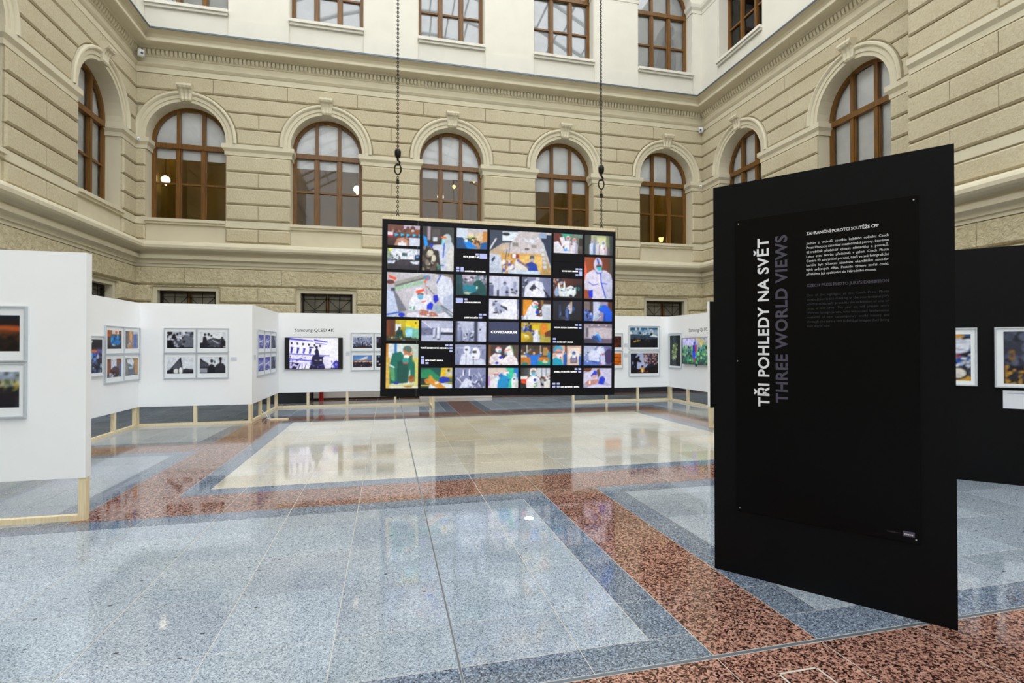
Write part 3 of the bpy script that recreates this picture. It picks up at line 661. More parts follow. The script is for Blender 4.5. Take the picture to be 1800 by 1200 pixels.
def q10(p):
    p.B('3a3638', '241f1e').R(.15, 0, .25, .3, 'a89aa4').R(.3, .05, .55, .3, '56504e').R(.8, 0, 1, .4, '3a4540').S(40, 0, .45, .5, 1, .05, '201a18', '5a4a40', '8a7c6c', 'c8bfae', '3a302a').E(.25, .6, .1, .07, 'd5cdb6').E(.36, .72, .07, .08, 'd8d0ba')
    p.P((.02, .2, .12, .25, .18, .42, .08, .48), '19f').R(.33, .24, .47, .33, 'cdd3dc').P((.6, 1, .52, .55, .62, .35, .9, .3, 1, .42, 1, 1), 'ccd3e2').P((.78, 1, .78, .6, .9, .42, 1, .45, 1, 1), 'e0dfdc').P((.3, .42, .6, .4, .62, .55, .35, .52), 'd0d6e6')
    p.E(.28, .43, .06, .04, '14c').E(.78, .27, .14, .12, 'bcc8cc').P((.58, .22, .76, .22, .76, .26, .58, .25), 'f60').P((.62, .26, .7, .26, .68, .42, .62, .42), '8de').P((.68, .36, .72, .36, .68, .7, .64, .7), '25c').R(.58, .86, .7, .89, '36a').E(.52, .92, .05, .06, '3a8070')
led(1, 0, q10, 1, 2)
def q20(p):
    p.B('c9cad8', 'c08a4a').R(0, 0, .35, .55, 'd8e4f2').R(.38, .2, .55, .6, 'e8d8c0').R(.62, .2, .85, .6, 'dfc8a8').R(.86, .1, 1, .6, 'd08a3a').P((0, .45, .2, .45, .3, .7, .4, 1, 0, 1), '1a4a7a').S(14, .3, .4, .65, .7, .07, '333', '9b3', '3b3a20', '222').P((.2, .6, .35, .55, .6, .85, .75, .95, .35, 1), '08e').P((.75, 1, .8, .7, 1, .62, 1, 1), '1a5a9a').S(6, .6, .55, .8, .8, .06, '842', '321').E(.31, .6, .05, .08, 'e8ecf4')
led(2, 0, q20)
def q30(p):
    p.B('cfc8cc', 'c09a5a').P((0, 0, .45, 0, .45, .25, .2, .3, 0, .5), '3a4458').R(.2, .02, .45, .24, 'e2ecf6').E(.26, .08, .06, .04, '223').P((.45, .08, .95, .08, .82, .55, .2, .55), 'cdc4c6').R(.36, .27, .46, .36, '8a8480').R(.67, .3, .76, .38, '98908a').E(.6, .41, .04, .03, '6a625e').L(.1, .2, 0, .45, .035, 'e8e8ee').P((.15, .52, .85, .52, .85, 1, .15, 1), 'd8a552').P((.5, .58, .85, .58, .85, .9, .5, .9), 'eec46e')
    p.R(.35, .54, .47, .64, '8a2630').R(.36, .54, .42, .63, 'eee').P((0, .55, .18, .58, .2, 1, 0, 1), 'c9d4e6').P((.03, .68, .08, .6, .09, .66, .04, .76), '235').L(.28, .45, .2, 1, .02, '556').L(.33, .25, .3, .6, .015, '334').S(24, .2, .7, .45, 1, .05, 'e8e4f2', '4a5ac0', 'f4efe6', 'b07a4a', '8aa0d8').P((.4, .72, .58, .8, .7, .95, .4, 1), 'e4e2da')
    p.P((.58, .76, .68, .7, .76, .76, .8, 1, .64, .98), '1840a8').E(.685, .61, .04, .06, '4a5a6a').E(.685, .665, .03, .04, 'b9a8b0').L(.47, .7, .62, .84, .05, '8a6a78').E(.455, .69, .02, .03, '46c').R(.3, .92, .82, 1, 'cfe0f4').P((.8, .05, 1, .05, 1, .85, .94, .6), '26344e').R(.8, .02, .92, .14, '9fb6d8')
    for k in range(5): p.E(.86+.01*k, .42+.1*k, .035, .035, 'cfdcea')
    p.L(.86, .25, .99, .82, .02, 'dfe8f2').E(.68, .22, .05, .05, 'dfe8f2').L(.7, .2, .78, .14, .04, 'dde').L(.55, .15, .62, .24, .03, 'dfe8f2').N(.08)
led(3, 0, q30, 2, 2)
def q50(p):
    p.B('7a9488', '4a3834').R(.25, 0, .6, .2, '2fae8c').E(.14, .35, .2, .4, '6a2c22').P((0, 1, 0, .45, .15, .4, .3, .7, .45, 1), 'e6e2ea').P((.2, .2, .35, .15, .42, .5, .3, .7), 'e8e4ea').M(.5, .1, 1, .26, 'ece8ee', 'c4bccb', '9ac', 'f63', 'a54').M(.72, .2, 1, .24, 'e2dee8', 'b4b0c4', '9ac', 'f63', 'a54').P((.25, 1, .45, .7, .5, 1), '4af').R(.88, .2, 1, .6, '322').E(.62, .52, .04, .05, '8a3a24').R(.0, .9, .7, 1, 'eeeaf2')
led(5, 0, q50)
def q60(p):
    p.Hh('3a4038', '2c3a34').R(.22, 0, .8, .9, 'b4b88a').R(.45, .1, .75, .5, 'd8dca0').R(.3, .05, .42, 1, '9aa098').P((.76, 0, .88, 0, .9, 1, .8, 1), '7c8464').M(.27, .22, 1, .2, 'ccd8ee', '6f86b8', '5ad', 'd55').M(.48, .28, 1, .16, 'd8d4dc', 'a89aa8', '5ad').M(.67, .24, 1, .24, 'efe6ea', 'cdbcc6', '59c').E(.7, .68, .03, .04, 'd64').R(.82, .6, .9, 1, '6a5a70')
led(6, 0, q60)
def q61(p):
    p.Hh('b0501e', '5a2a14').P((0, .08, .08, .3, .06, .5, 0, .6), 'f64').R(.88, 0, 1, .4, '4a4438').P((0, .6, .06, .4, .3, .3, .75, .3, .95, .4, 1, .55, 1, 1, .28, 1, .26, .8, .02, .78), 'dcd6ea').P((.6, .34, .95, .4, 1, .55, 1, 1, .74, 1, .62, .7), 'c3c4e0').E(.48, .17, .15, .17, 'd8d0e6').P((.42, .02, .48, .02, .54, .14, .48, .16), '25c').E(.52, .22, .1, .07, '8a5a58').E(.53, .26, .085, .055, '1fc4c8').R(.42, .2, .6, .225, '223')
    p.P((.36, .3, .46, .36, .6, .36, .66, .28, .64, .34, .56, .39, .44, .39), '25c').L(.58, .38, .6, .6, .028, '2448d8').L(.6, .6, .76, .96, .03, '2448d8').L(.15, .6, .3, .67, .018, '2448d8').L(.3, .67, .48, .64, .02, '2448d8').L(.62, .62, .82, .63, .02, '2448d8').P((.15, .8, .3, .78, .3, .97, .16, .98), '13d').R(.51, .4, .555, .64, 'f0e4ee')
led(6, 1, q61, 1, 2)
def q02(p):
    p.B('cfcbd2', 'b9b6c0').P((.1, .22, .56, .02, .6, .1, .12, .34), 'a2a49a').P((.12, .34, .56, .16, .58, .22, .12, .4), '9ccaa4').P((.12, .28, .58, .08, .58, .12, .12, .33), '6d706a').P((.72, 0, 1, 0, 1, .3, .9, .1), '8d7f78').E(.3, .5, .12, .14, 'c9c5cc')
    p.P((0, .36, .08, .34, .18, .95, .1, 1, 0, 1), 'c8d4f0').P((.08, .35, .16, .5, .3, .85, .18, .9), '777a86').E(.05, .14, .07, .14, 'd8c8cc').P((.02, .06, .14, .12, .13, .18, .03, .12), 'f52').E(.05, .22, .06, .05, '6a3432').R(.06, .35, .12, .42, '445').L(.0, .95, .18, .9, .035, '36c').E(.22, .95, .05, .05, '1434d0')
    p.P((.32, .85, .34, .62, .4, .5, .52, .46, .66, .5, .68, .62, .6, .7, .62, .8, .46, .85), 'e8eaf4').E(.475, .44, .075, .12, 'e6e9f4').P((.43, .4, .55, .35, .56, .4, .44, .46), 'f52').E(.5, .48, .05, .04, '8a5a5a').E(.5, .54, .045, .06, '6ab4d8').P((.42, .7, .5, .66, .66, .8, .6, .86), 'dfe3ee').L(.52, .66, .58, .63, .025, 'e44').S(8, .34, .74, .44, .84, .02, '3a8', '9cb')
    p.P((.75, .3, .8, .02, .96, .08, 1, .3, 1, .5, .84, .7, .76, .55), 'dfe4f4').P((.85, .55, 1, .45, 1, .85, .84, .75), 'bcc6e0').L(.81, .02, .75, .2, .025, '25c').E(.6, .1, .05, .06, '49c').L(.62, .08, .56, .2, .03, 'f52').L(.57, .2, .6, .48, .012, 'a44').L(.6, .3, .72, .5, .012, '333')
    p.P((.69, .5, .76, .48, .78, .6, .72, .68, .7, .6), '12c').P((.6, .72, .66, .64, .7, .7, .68, .82, .6, .82), '13d').P((.3, 1, .3, .92, .45, .88, .78, .92, 1, .8, 1, 1), 'e6e6f2').P((.48, .94, .5, .82, .62, .85, .74, .9, .78, .97, .62, .98), 'b46a5c').L(.8, .75, 1, .98, .06, '8a98a8').L(.82, .72, 1, .9, .02, '445').P((.68, .75, .76, .7, .84, .8, .78, .9), '9ab0c4').S(14, .5, .84, .75, .97, .018, 'dff', 'c86', 'eee').N(.05)
led(0, 2, q02, 2, 2)
def q22(p):
    p.B('c8b8cc', '0a2a30').S(50, .05, 0, 1, .45, .06, 'e8e0ee', '4a4458', '9a92ac', '2a5a60', 'd4ccdc').R(0, 0, .2, 1, '1a4a50').P((.55, .45, .68, .2, .8, .24, .95, .5, 1, 1, .8, 1, .6, .7), '0e4f4c').E(.69, .14, .08, .12, '6a8a92').P((.2, .9, .25, .5, .6, .5, .7, .75, .4, 1), '0f7f92').E(.68, .62, .03, .07, 'dff').P((.22, .92, .35, .84, .5, .86, .42, .97), 'c8c8a0').E(.3, .78, .03, .03, 'c33').P((.0, .5, .2, .4, .25, 1, 0, 1), '0c3c40')
led(2, 2, q22)
def q32(p):
    p.B(BW, 'c2c7de').R(0, .45, .14, 1, '6a6f90').R(0, .35, .1, .42, '223').R(.3, 0, .33, .9, 'b4b9d2').R(.25, .7, .33, 1, '4a4f68').M(.52, .22, 1, .26, 'b9bfd8', '858bab', '8a8faa', None, '445').P((.52, .78, .6, .7, .66, .82, .56, .86), '223').S(14, .7, .6, .95, .95, .06, '334', '667', 'b4b9d2').R(.8, .25, .9, .7, '9ca2c0').P((.66, 1, .7, .85, .9, .9, .95, 1), 'dde')
led(3, 2, q32)
def q42(p):
    p.Hh('8a8fb0', '747aa0').P((0, 0, .2, 0, .2, 1, 0, 1), '5a5f7c').S(12, 0, .1, .25, .9, .06, 'c4c9e0', '334').P((.08, 1, .12, .5, .3, .2, .5, .15, .7, .25, .8, .7, .78, 1), 'e6e8f6').P((.25, .6, .42, .3, .5, .5, .4, .75), '334').L(.4, .4, .6, .6, .03, '445').P((.3, 1, .4, .6, .66, .7, .74, 1), 'f0f0fa').P((.7, .5, 1, 1, .86, 1), '223').R(.48, 0, .6, .15, 'dde')
led(4, 2, q42)
def q52(p):
    p.Hh('6a3418', '3a1210').R(.7, .3, 1, 1, '0a0a10').S(10, 0, .05, .3, .4, .07, 'd84', '223', '9bd').P((.2, .9, .15, .3, .2, .2, .24, .5, .34, .5, .36, .15, .4, .15, .42, .5, .6, .35, .78, .5, .8, .75, .7, .95, .3, 1), 'e2ecec').S(16, .2, .45, .8, .9, .05, 'eef6f6', 'c4d4d6', '9ab0b4', '334').P((.02, .7, .12, .4, .2, .8, .1, 1), '9ab4dc').S(5, .8, .4, .95, .7, .04, '2a7a70', '49a').R(0, .92, 1, 1, '15100e')
led(5, 2, q52)
def q33(p):
    p.B('d8dcee', 'eef').R(0, 0, .1, 1, 'eef').P((.1, .1, .45, .3, .6, .6, .2, .7), 'a8aecb').S(26, .12, .1, .6, .9, .06, '223', '445', 'd8dcee', '889').P((.4, .25, .6, .02, .95, 0, .95, .8, .6, .75), 'f0f2fc').P((.38, .3, .6, .4, .62, .6, .5, .5), '334').P((.1, 1, .25, .8, .7, .75, 1, .8, 1, 1), 'f4f5fd').R(.93, 0, 1, .5, '6a6f90').R(.93, .5, 1, 1, '99a')
led(3, 3, q33)
def q43(p):
    p.B('3a1c18', '6a3a20').R(.05, 0, .36, .8, 'e8961e').R(.7, .2, 1, 1, 'c4ccd8').R(.72, .25, .98, .33, 'e8ecf2').R(.66, 0, .75, .3, '8a6a3a').P((.12, .85, .18, .55, .3, .25, .5, .35, .52, .75, .4, .85), 'e6e6f0').E(.46, .2, .11, .15, 'e8e8f0').P((.4, .12, .56, .2, .56, .28, .42, .18), 'e33').E(.5, .34, .06, .09, '2ba').E(.53, .62, .06, .1, '14c').S(10, .55, .35, .7, .85, .04, '321', 'eee', '533').P((0, 1, .1, .82, .4, .78, .72, .85, .72, 1), 'eceef6').S(6, 0, .75, .2, .95, .04, '9bd', 'eee').L(.34, .25, .44, .45, .03, '59c')
led(4, 3, q43)
def q53(p):
    p.B('1a1a2a', '0b0a14').R(.3, .08, .6, .6, '23222e').P((.48, .3, .58, .1, .6, .55, .5, .5), 'b4c4e4').R(.585, .04, .64, .55, 'd08a2a').R(.625, .04, .65, .55, 'eee').P((.2, .9, .2, .2, .28, .18, .28, .8), '2a3a5a').P((.22, .75, .27, .5, .28, .75), '4a72b0').M(.5, .28, 1, .14, '4a64a0', '2a3458', '357').E(.6, .6, .05, .06, 'a4c4ec').E(.7, .4, .05, .12, '2a4a86').P((.25, .82, .45, .78, .5, .95, .25, .95), '33354a')
led(5, 3, q53)
def q63(p):
    p.B('a89ac0', '8a7c9c').R(.0, 0, .28, .6, '7a6a66').R(.2, 0, .32, .7, '3a2c2c').R(.32, 0, .56, .6, 'c4c8e4').R(.85, 0, 1, .5, '5a2c1c').P((0, .4, .2, .5, .4, .7, .3, 1, 0, 1), '4a6ac0').S(14, 0, .45, .3, 1, .06, '1a3a9a', '7a90d8', 'b4bce8', '223').P((.32, .95, .34, .6, .5, .45, .52, .8, .34, 1), 'b4c4d8').L(.33, 1, .35, .6, .03, 'eef').L(.35, .6, .5, .47, .03, 'eef').P((.5, .45, .55, .2, .75, .15, .9, .3, 1, .55, 1, 1, .75, 1, .72, .6, .6, .5), '0a5ce4').P((.52, .3, .58, .18, .66, .2, .6, .35), '1a8a9a').L(.4, 1, .6, .75, .03, 'dde').P((.7, .6, .78, .6, .76, 1, .68, 1), '0842b0')
led(6, 3, q63)
def q04(p):
    p.B('d8c020', '6a6a20').R(0, 0, .28, 1, '7a3a18').R(.1, 0, .28, .9, '5a3018').R(.28, .2, .45, .55, 'dfe8ea').P((.6, 0, 1, 0, 1, .4, .6, .45), 'f2d818').P((.6, .3, 1, .42, 1, .9, .6, .8), '7ac4a8').P((.58, .5, .8, .4, .8, .85, .6, .8), '9adcf0').R(.88, .08, .92, .18, '331').P((.28, .85, .3, .55, .37, .42, .5, .5, .53, .85), '0e3a34').E(.4, .4, .045, .07, '432').P((0, 1, 0, .75, .2, .85, .5, .8, 1, .9, 1, 1), '3a3418').S(16, .05, .82, .95, 1, .05, '2a2a18', 'c4b44a', '4a7a8a', '1a1a10').S(4, .3, .78, .5, .88, .02, '6dd')
led(0, 4, q04)
def q14(p):
    p.B('a4a9c8', '9298b8').R(0, .35, .6, .7, '6c7294').P((0, 0, .3, .35, 1, .3, 1, 0), 'bcc2dc').L(.02, .02, .3, .35, .04, 'eef').R(.62, .35, 1, .62, 'dfe3f4').R(.62, .55, 1, .68, '2a2f44').P((0, .75, 1, .7, 1, 1, 0, 1), 'b9bfd8').M(.42, .3, .85, .1, 'd4d9ec', '8088a8', 'aab', None, '778').M(.56, .2, .92, .11, 'e4e8f8', '9098b8', 'aab', None, '889').R(.36, .82, .44, .86, '223').R(.5, .88, .6, .93, '223').S(8, .1, .45, .35, .65, .04, '889', '556')
led(1, 4, q14)
def q24(p):
    p.B('c4cae2', 'a0a6c4').R(0, 0, .06, 1, '4a4f6c').R(.6, 0, .72, 1, '4a4f6c').R(.64, 0, .68, 1, '2a2f44').R(.76, 0, 1, 1, 'ccd2ea').R(.78, .35, .83, .45, '334').M(.15, .28, 1, .14, '8890b0', '666c8c', '99b', None, '556').S(26, .25, .5, .58, 1, .05, 'dfe4f6', '4a4f6c', '889', '223').R(.05, .1, .13, .14, '334').M(.44, .45, .95, .1, '9aa0c0', '5a6080', 'aab', None, '556')
led(2, 4, q24)
led(3, 4, lambda p: p.B('3b4263', '343b5c'))
def q44(p):
    p.B('d0a81a', '8a7a28').R(.28, .1, .62, .45, 'dcbc22').R(.68, .05, .88, .6, 'e8861e').R(.9, 0, 1, .5, 'c8b41c').R(.26, .12, .36, .45, '332c14').P((0, .3, .15, .2, .25, .4, .1, .5), '2a4ac8').S(18, 0, 0, .28, .5, .05, '236', 'ccd', '14a', '532', '9bd').P((.6, 1, .7, .6, 1, .75, 1, 1), 'b4a84a').P((.0, .5, .25, .65, .3, .8, 0, .9), 'd8b832').P((0, .75, .28, .85, .1, 1, 0, 1), 'c8a418').S(8, .3, .4, .45, .6, .05, '13c', '246').E(.55, .45, .05, .06, 'b22').M(.52, .35, 1, .22, 'e6ecf6', 'c0cadc', 'dde', None, 'dde').P((.8, .5, 1, .35, 1, .7, .82, .72), '6a3414').R(.12, .65, .25, .7, 'eee')
led(4, 4, q44)
def q64(p):
    p.B('9a8c9c', '8a7c8c').R(.18, .2, 1, .75, 'c4b8c0').P((0, 0, 1, 0, .95, .2, .18, .2), '8c7e8c').R(.0, .1, .16, .9, 'a89ca8').R(.08, .2, .14, .7, '5a5a64').P((0, .75, 1, .8, 1, 1, 0, 1), '6a5a70').P((0, .8, .4, .78, .5, 1, 0, 1), '3a3a50')
    for x in (.28, .52, .8): p.E(x, .07, .03, .02, 'fff')
    p.P((.25, .7, .3, .6, .5, .6, .6, .7, .6, .95, .42, .9, .3, .75), '2a4a86').E(.44, .47, .04, .06, '9cd').P((.4, .55, .5, .52, .6, .7, .64, .9, .56, .92, .5, .7), '3a8ae0').E(.29, .64, .03, .04, '9ad')
led(6, 4, q64)
def q05(p):
    p.Hh('e8eef0', 'c8d4c8').R(0, 0, .07, 1, 'd89020').R(.25, 0, .33, .3, '2a7ac8').P((0, .3, .12, .3, .15, 1, 0, 1), 'e0b850').R(.85, .3, 1, .9, 'd8d070').P((.12, .9, .1, .5, .2, .22, .45, .17, .6, .3, .8, .25, .9, .45, .9, .85, .78, .85, .74, .55, .68, .88), '0b6a58').P((.34, .88, .36, .4, .6, .35, .7, .5, .66, .88), '074c42').P((.1, .45, .27, .52, .26, .55, .1, .5), 'cfe8e0').P((.1, .52, .26, .56, .28, .85, .16, .8), '5aa068').E(.66, .13, .14, .09, '5a7468').P((.54, .14, .8, .22, .79, .26, .56, .18), 'f4581e').E(.64, .24, .09, .07, 'b8744a').E(.63, .29, .09, .045, 'eeeadc').E(.61, .38, .1, .07, '3a9a94').R(.53, .43, .68, .45, 'f03c1c').L(.8, .1, .84, .4, .02, 'c4a85a')
    p.E(.32, .88, .09, .03, '1038b8').E(.79, .79, .1, .08, 'a86a2c').E(.78, .75, .06, .05, '8a4c1e').R(.1, .915, 1, .94, 'd8d060').R(.1, .95, 1, 1, 'e8e8d0').P((.52, .94, .84, .94, .8, .98, .6, .98), 'b07a34').R(.62, .875, .76, .9, 'eee8d8')
led(0, 5, q05, 1, 2)
def q25(p):
    p.B('9aa0c4', '7a80a6').R(0, .15, 1, .18, 'c4c9e4').R(.05, .25, .12, .8, '8a90b4').R(.07, .3, .09, .45, '223').R(.88, .3, .9, .45, '223').P((.14, 1, .2, .5, .4, .4, .55, .5, .58, 1), 'dde2f4').E(.38, .25, .11, .2, 'e6e9f8').E(.36, .25, .06, .05, '4a4f68').L(.36, .42, .35, 1, .015, '334').P((.5, 1, .52, .75, .7, .62, .95, .75, 1, 1), 'd4d9ee').E(.67, .45, .14, .32, 'eef0fc').E(.6, .36, .05, .07, '2a2f44').E(.66, .36, .04, .07, '3a3f58').E(.59, .62, .03, .04, '223').L(.6, .7, .6, 1, .02, '445').L(.52, .76, .8, .72, .02, '556').S(5, .1, .05, .9, .12, .025, '334', '556')
led(2, 5, q25)
def q35(p):
    p.B('4a3a38', '2a2224').R(0, 0, .08, 1, '7a4a20').R(.85, 0, 1, 1, '5a4a44').P((.03, .9, .05, .6, .2, .42, .4, .45, .5, .75, .4, 1, .1, 1), 'ece2e8').E(.33, .24, .1, .14, 'eee6ea').R(.25, .13, .43, .18, 'f0604a').E(.37, .31, .05, .08, '7ab8d0').P((.38, .85, .6, .55, .8, .45, .95, .7, 1, 1, .45, 1), 'f0e6ea').P((.52, .3, .6, .1, .72, .02, .8, .3, .84, .5, .68, .55, .55, .45), 'e8eee8').P((.5, .3, .74, .2, .74, .24, .52, .35), 'f0502a').E(.58, .42, .05, .07, '8ac').L(.76, .05, .84, .4, .03, '8ae05a').P((.33, .6, .45, .52, .5, .6, .4, .72), '1a34b8').E(.28, .9, .06, .06, '14b').P((.1, .6, .2, .55, .3, .8, .2, .78), 'd8ccd6').N(.05)
led(3, 5, q35)
def q45(p):
    p.B('3a302a', '8a5a28').S(10, 0, .05, 1, .3, .06, '4a4238', '8a8478', '2a2420').R(.18, 0, .22, .4, 'c4bca8').R(.64, 0, .68, .4, 'b0a890').R(.75, .1, .95, .5, 'b08a50').R(0, .6, 1, 1, 'c8782a').R(0, .5, .2, .62, 'd8c8a8').P((.32, 1, .32, .65, .18, .52, .1, .4, .16, .38, .3, .52, .44, .48, .56, .5, .64, .42, .7, .38, .72, .42, .6, .62, .56, 1), '1a74d8').E(.44, .4, .04, .07, 'd8b09a').E(.12, .4, .03, .04, 'e8d8cc').E(.68, .39, .03, .03, 'e8d8cc').P((.55, 1, .6, .75, .85, .85, 1, .7, 1, 1), '1a9a8a').P((.72, .85, .8, .7, .95, .88, .8, .9), 'e0d8a8').P((0, 1, .1, .85, .25, .9, .22, 1), '12807a').E(.95, .12, .05, .12, '5a2430').P((.9, .4, 1, .3, 1, .7, .92, .66), '1a8ab0')
led(4, 5, q45)
def q55(p):
    p.B('d8b4a0', 'e0c4b4').R(.0, 0, .08, .4, '8a5a44').R(.55, .1, .95, .7, 'f0e0d4').R(.42, 0, .5, .9, '7a4a3c').P((.0, 1, 0, .7, .1, .6, .3, .68, .36, 1), '19a0c0').E(.18, .2, .16, .2, '3fa8d0').E(.2, .38, .13, .22, 'd8a090').R(.08, .3, .33, .37, '7a6a80').P((.1, .45, .32, .42, .32, .6, .2, .68), 'ece8ee').E(.27, .6, .03, .04, 'c22').M(.43, .3, 1, .13, '1c5cae', '12448a', '59c').M(.74, .28, .85, .22, '2464c4', '184a9a', '68b', None, '654').P((.68, .48, .8, .48, .8, .62, .68, .62), 'eee').R(.62, .62, .84, .9, '5a5068').R(.64, .65, .82, .85, '8a8098').M(.97, .4, 1, .12, '2a5ab0', '1c4a8a')
led(5, 5, q55)
def q65(p):
    p.Hh('8a9ac8', '6a6a9a').P((0, 0, .45, 0, .3, .3, 0, .5), 'b4bcd8').P((.2, .9, .15, .35, .3, .2, .55, .25, .6, .9), 'd0d6ee').P((.45, .25, .5, .05, .7, 0, .75, .3, .65, .5), 'dde2f4').P((.0, 1, 0, .7, .25, .75, .6, .8, .55, 1), '5a78c4').L(.3, .8, .5, .88, .04, '1a3aa0').L(.55, .6, .6, .9, .03, '22408c').L(.66, .4, .72, .6, .07, 'd8283a').E(.9, .55, .16, .4, '3a2a5a').L(.62, .1, .7, .02, .03, '25c').P((.6, .5, .75, .45, .78, .95, .6, 1), 'c4cae8').S(6, 0, .3, .2, .9, .04, 'eef', '46a', '124').E(.63, .93, .03, .04, 'd44')
led(6, 5, q65)
def q16(p):
    p.B('d8b818', '0a3a34').P((.62, 0, 1, 0, 1, .45, .62, .5), 'e4c01e').R(.8, .05, 1, .4, 'd0ccb0').E(.88, .12, .04, .08, '5a3a14').P((0, .0, .65, 0, .62, .45, .3, .4, 0, .55), '06504a').P((0, .1, .28, .05, .6, .45, .58, .62, .2, .5, 0, .55), '1c8a58').P((0, .5, .2, .5, .3, .9, 0, 1), '062a26').P((.25, 1, .28, .8, .6, .75, 1, .8, 1, 1), 'dfe8ee').P((.58, .5, .7, .42, .9, .48, .94, .62, .84, .7, .7, .75, .58, .68), '1430b4').P((.1, .58, .25, .5, .28, .34, .34, .4, .42, .58, .56, .68, .82, 1, .55, 1, .3, .8, .16, .78), 'd8902a').L(.1, .6, .24, .66, .03, 'a8641a').P((.44, .72, .54, .66, .58, .74, .48, .82), 'ece4d0').R(0, .84, .28, .9, 'c8b84a').R(.75, .72, 1, .76, 'c8b84a')
led(1, 6, q16)
def q26(p):
    p.B('8a90b4', '7078a0'); r = p.rng
    for k in range(38):
        x, y = r.uniform(0, 1), r.uniform(.1, 1); d = r.uniform(-.09, .09); p.L(x, y, x+d, y+r.uniform(.08, .22), .04, ['dfe4f8', 'c4cae6', '2a3050', '4a5074', 'eef'][r.randint(5)])
    p.S(14, .2, .3, .8, .9, .05, 'e8ecfa', 'b4bada', '333a5c').R(.25, .1, .29, .4, 'eef').R(.45, .05, .48, .4, 'eef').P((.15, .95, .35, .5, .5, .6, .4, .98), 'd4d9ee')
led(2, 6, q26)
def q36(p):
    p.B('d8c8bc', 'd8d0d4').R(.6, 0, .85, 1, '2fc8a0').R(.85, 0, 1, .6, '1a7ac8').R(.0, .0, .6, .2, 'e0ccc0').M(.25, .2, 1, .36, 'e8eaee', 'c4c8d0', 'ace', 'd65').P((.3, 1, .32, .65, .45, .4, .6, .35, .72, .55, .66, 1), '0f8cc4').P((.46, .45, .6, .4, .75, .55, .72, .62), '1a9ad4').E(.6, .25, .09, .14, 'e8eef0').E(.64, .32, .04, .06, '3ab').R(.55, .14, .68, .19, 'e2463c').P((.32, .35, .45, .25, .5, .4, .38, .5), '1874c0').M(.88, .25, 1, .2, 'eef0ee', 'ccd2d0', '7cc').E(.86, .55, .03, .05, '2a4aa0').E(.68, .6, .03, .05, '1a3aa0').R(0, .4, .05, .9, 'c8d')
led(3, 6, q36)
def q46(p):
    p.Hh('2a2c28', 'c8ccd4').R(.55, 0, 1, .4, 'd0d4de').R(.7, 0, .73, .5, '8a8e98').R(.85, 0, .88, .5, '8a8e98').P((0, .5, .25, .4, .25, .9, .05, .9), 'e84a1c').P((0, .42, .25, .4, .2, .55, 0, .55), 'eee').S(30, .6, .35, 1, .9, .06, '1a1a18', 'e8b818', 'd84a1a', 'eee', '3a3a34').P((.78, .7, 1, .6, 1, 1, .8, 1), 'e8e4dc').P((.18, 1, .2, .6, .32, .42, .55, .42, .66, .6, .7, 1), 'f0f0f2').P((.5, 1, .52, .5, .58, .44, .66, .6, .7, 1), 'd4d4da').E(.42, .2, .12, .22, 'f2f2f4').E(.43, .2, .08, .12, 'c49a84').R(.35, .14, .5, .19, '5a4a44').E(.43, .3, .07, .09, '4ab8d8').E(.48, .6, .045, .08, '1c34b4').S(6, .44, .75, .56, .95, .04, '3aa850', '2a8a44').P((0, .75, .18, .8, .2, 1, 0, 1), '1c1c1c')
led(4, 6, q46)
def q66(p):
    p.B('c4bcd4', 'a8a4c4').P((0, 0, .3, 0, .25, .2, 0, .15), '6a3a1c').P((0, .3, .3, .1, .5, .5, .3, .9, 0, .8), 'd4d0ea').P((.55, 0, 1, 0, 1, .9, .7, .6), 'ccc8e4').P((.25, .4, .4, .1, .48, .2, .46, .4, .32, .48), '1a3cc8').E(.38, .43, .08, .09, 'd8a494').P((.05, .8, .15, .62, .5, .58, .56, .72, .2, .92), 'c88a7c').R(.2, .64, .25, .82, 'f0eaf0').P((.52, .8, .58, .48, .7, .4, .78, .55, .72, .85), '1434c8').P((.1, 1, .4, .85, 1, .9, 1, 1), 'd8d4ee').P((.46, .1, .56, .0, .6, .3, .52, .5), '6a4434')
led(6, 6, q66)
# lettering and small key squares on the wall of screens
LT = [(2, 1, [(.62, .07, .73, .16), (.755, .07, 1, .32), (0, .77, .1, .86), (0, .91, .1, 1), (.14, .77, .24, 1)], [('PETR JOSEK / AP', .23, .2, .74, .29), ('LUKÁŠ BÍBA / EKONOMIA', .28, .93, .96, 1.0)]),
      (5, 1, [(.77, .6, .87, .69), (.9, .6, 1, .69), (.9, .75, 1, .99), (.77, .9, .87, .99)], [('DAVID NEFF / MAFRA', .3, .73, .86, .8)]),
      (2, 3, [(0, .01, .23, .25), (.28, .02, .37, .11), (.76, .76, .86, .85), (.9, .76, 1, .85), (.76, .91, .86, 1)], [('LENKA KLICPEROVÁ', .28, .17, .81, .24), ('JOSEF JAKUBČO', .28, .93, .73, 1)]),
      (5, 4, [(.77, .03, .87, .12), (.9, .03, 1, .12), (.9, .18, 1, .27), (0, .76, .11, .85), (0, .91, .11, 1)], [('MICHAL BURZA / ZUMA PRESS', .05, .18, .86, .25), ('DAVID NEFF / MAFRA', .14, .93, .71, 1)]),
      (1, 5, [(.77, 0, .87, .09), (.9, 0, 1, .09), (.9, .14, 1, .23), (.9, .29, 1, .38), (0, .6, .1, .69), (0, .73, .1, .97), (.14, .88, .24, .97)], [('TOMÁŠ BENEDIKOVIČ / DENNÍK N', -.02, .15, .87, .22), ('PETR TOPIČ / MAFRA', .14, .76, .7, .83)]),
      (5, 6, [(.77, 0, .87, .09), (.9, 0, 1, .09), (.9, .14, 1, .23), (0, .75, .1, .84), (.15, .75, .25, .84), (0, .9, .1, .99), (.15, .9, .25, .99)], [('JARMILA ŠTUKOVÁ / RESPEKT', .05, .15, .86, .22), ('DAN MATERNA / MAFRA', .29, .92, .94, .99)])]
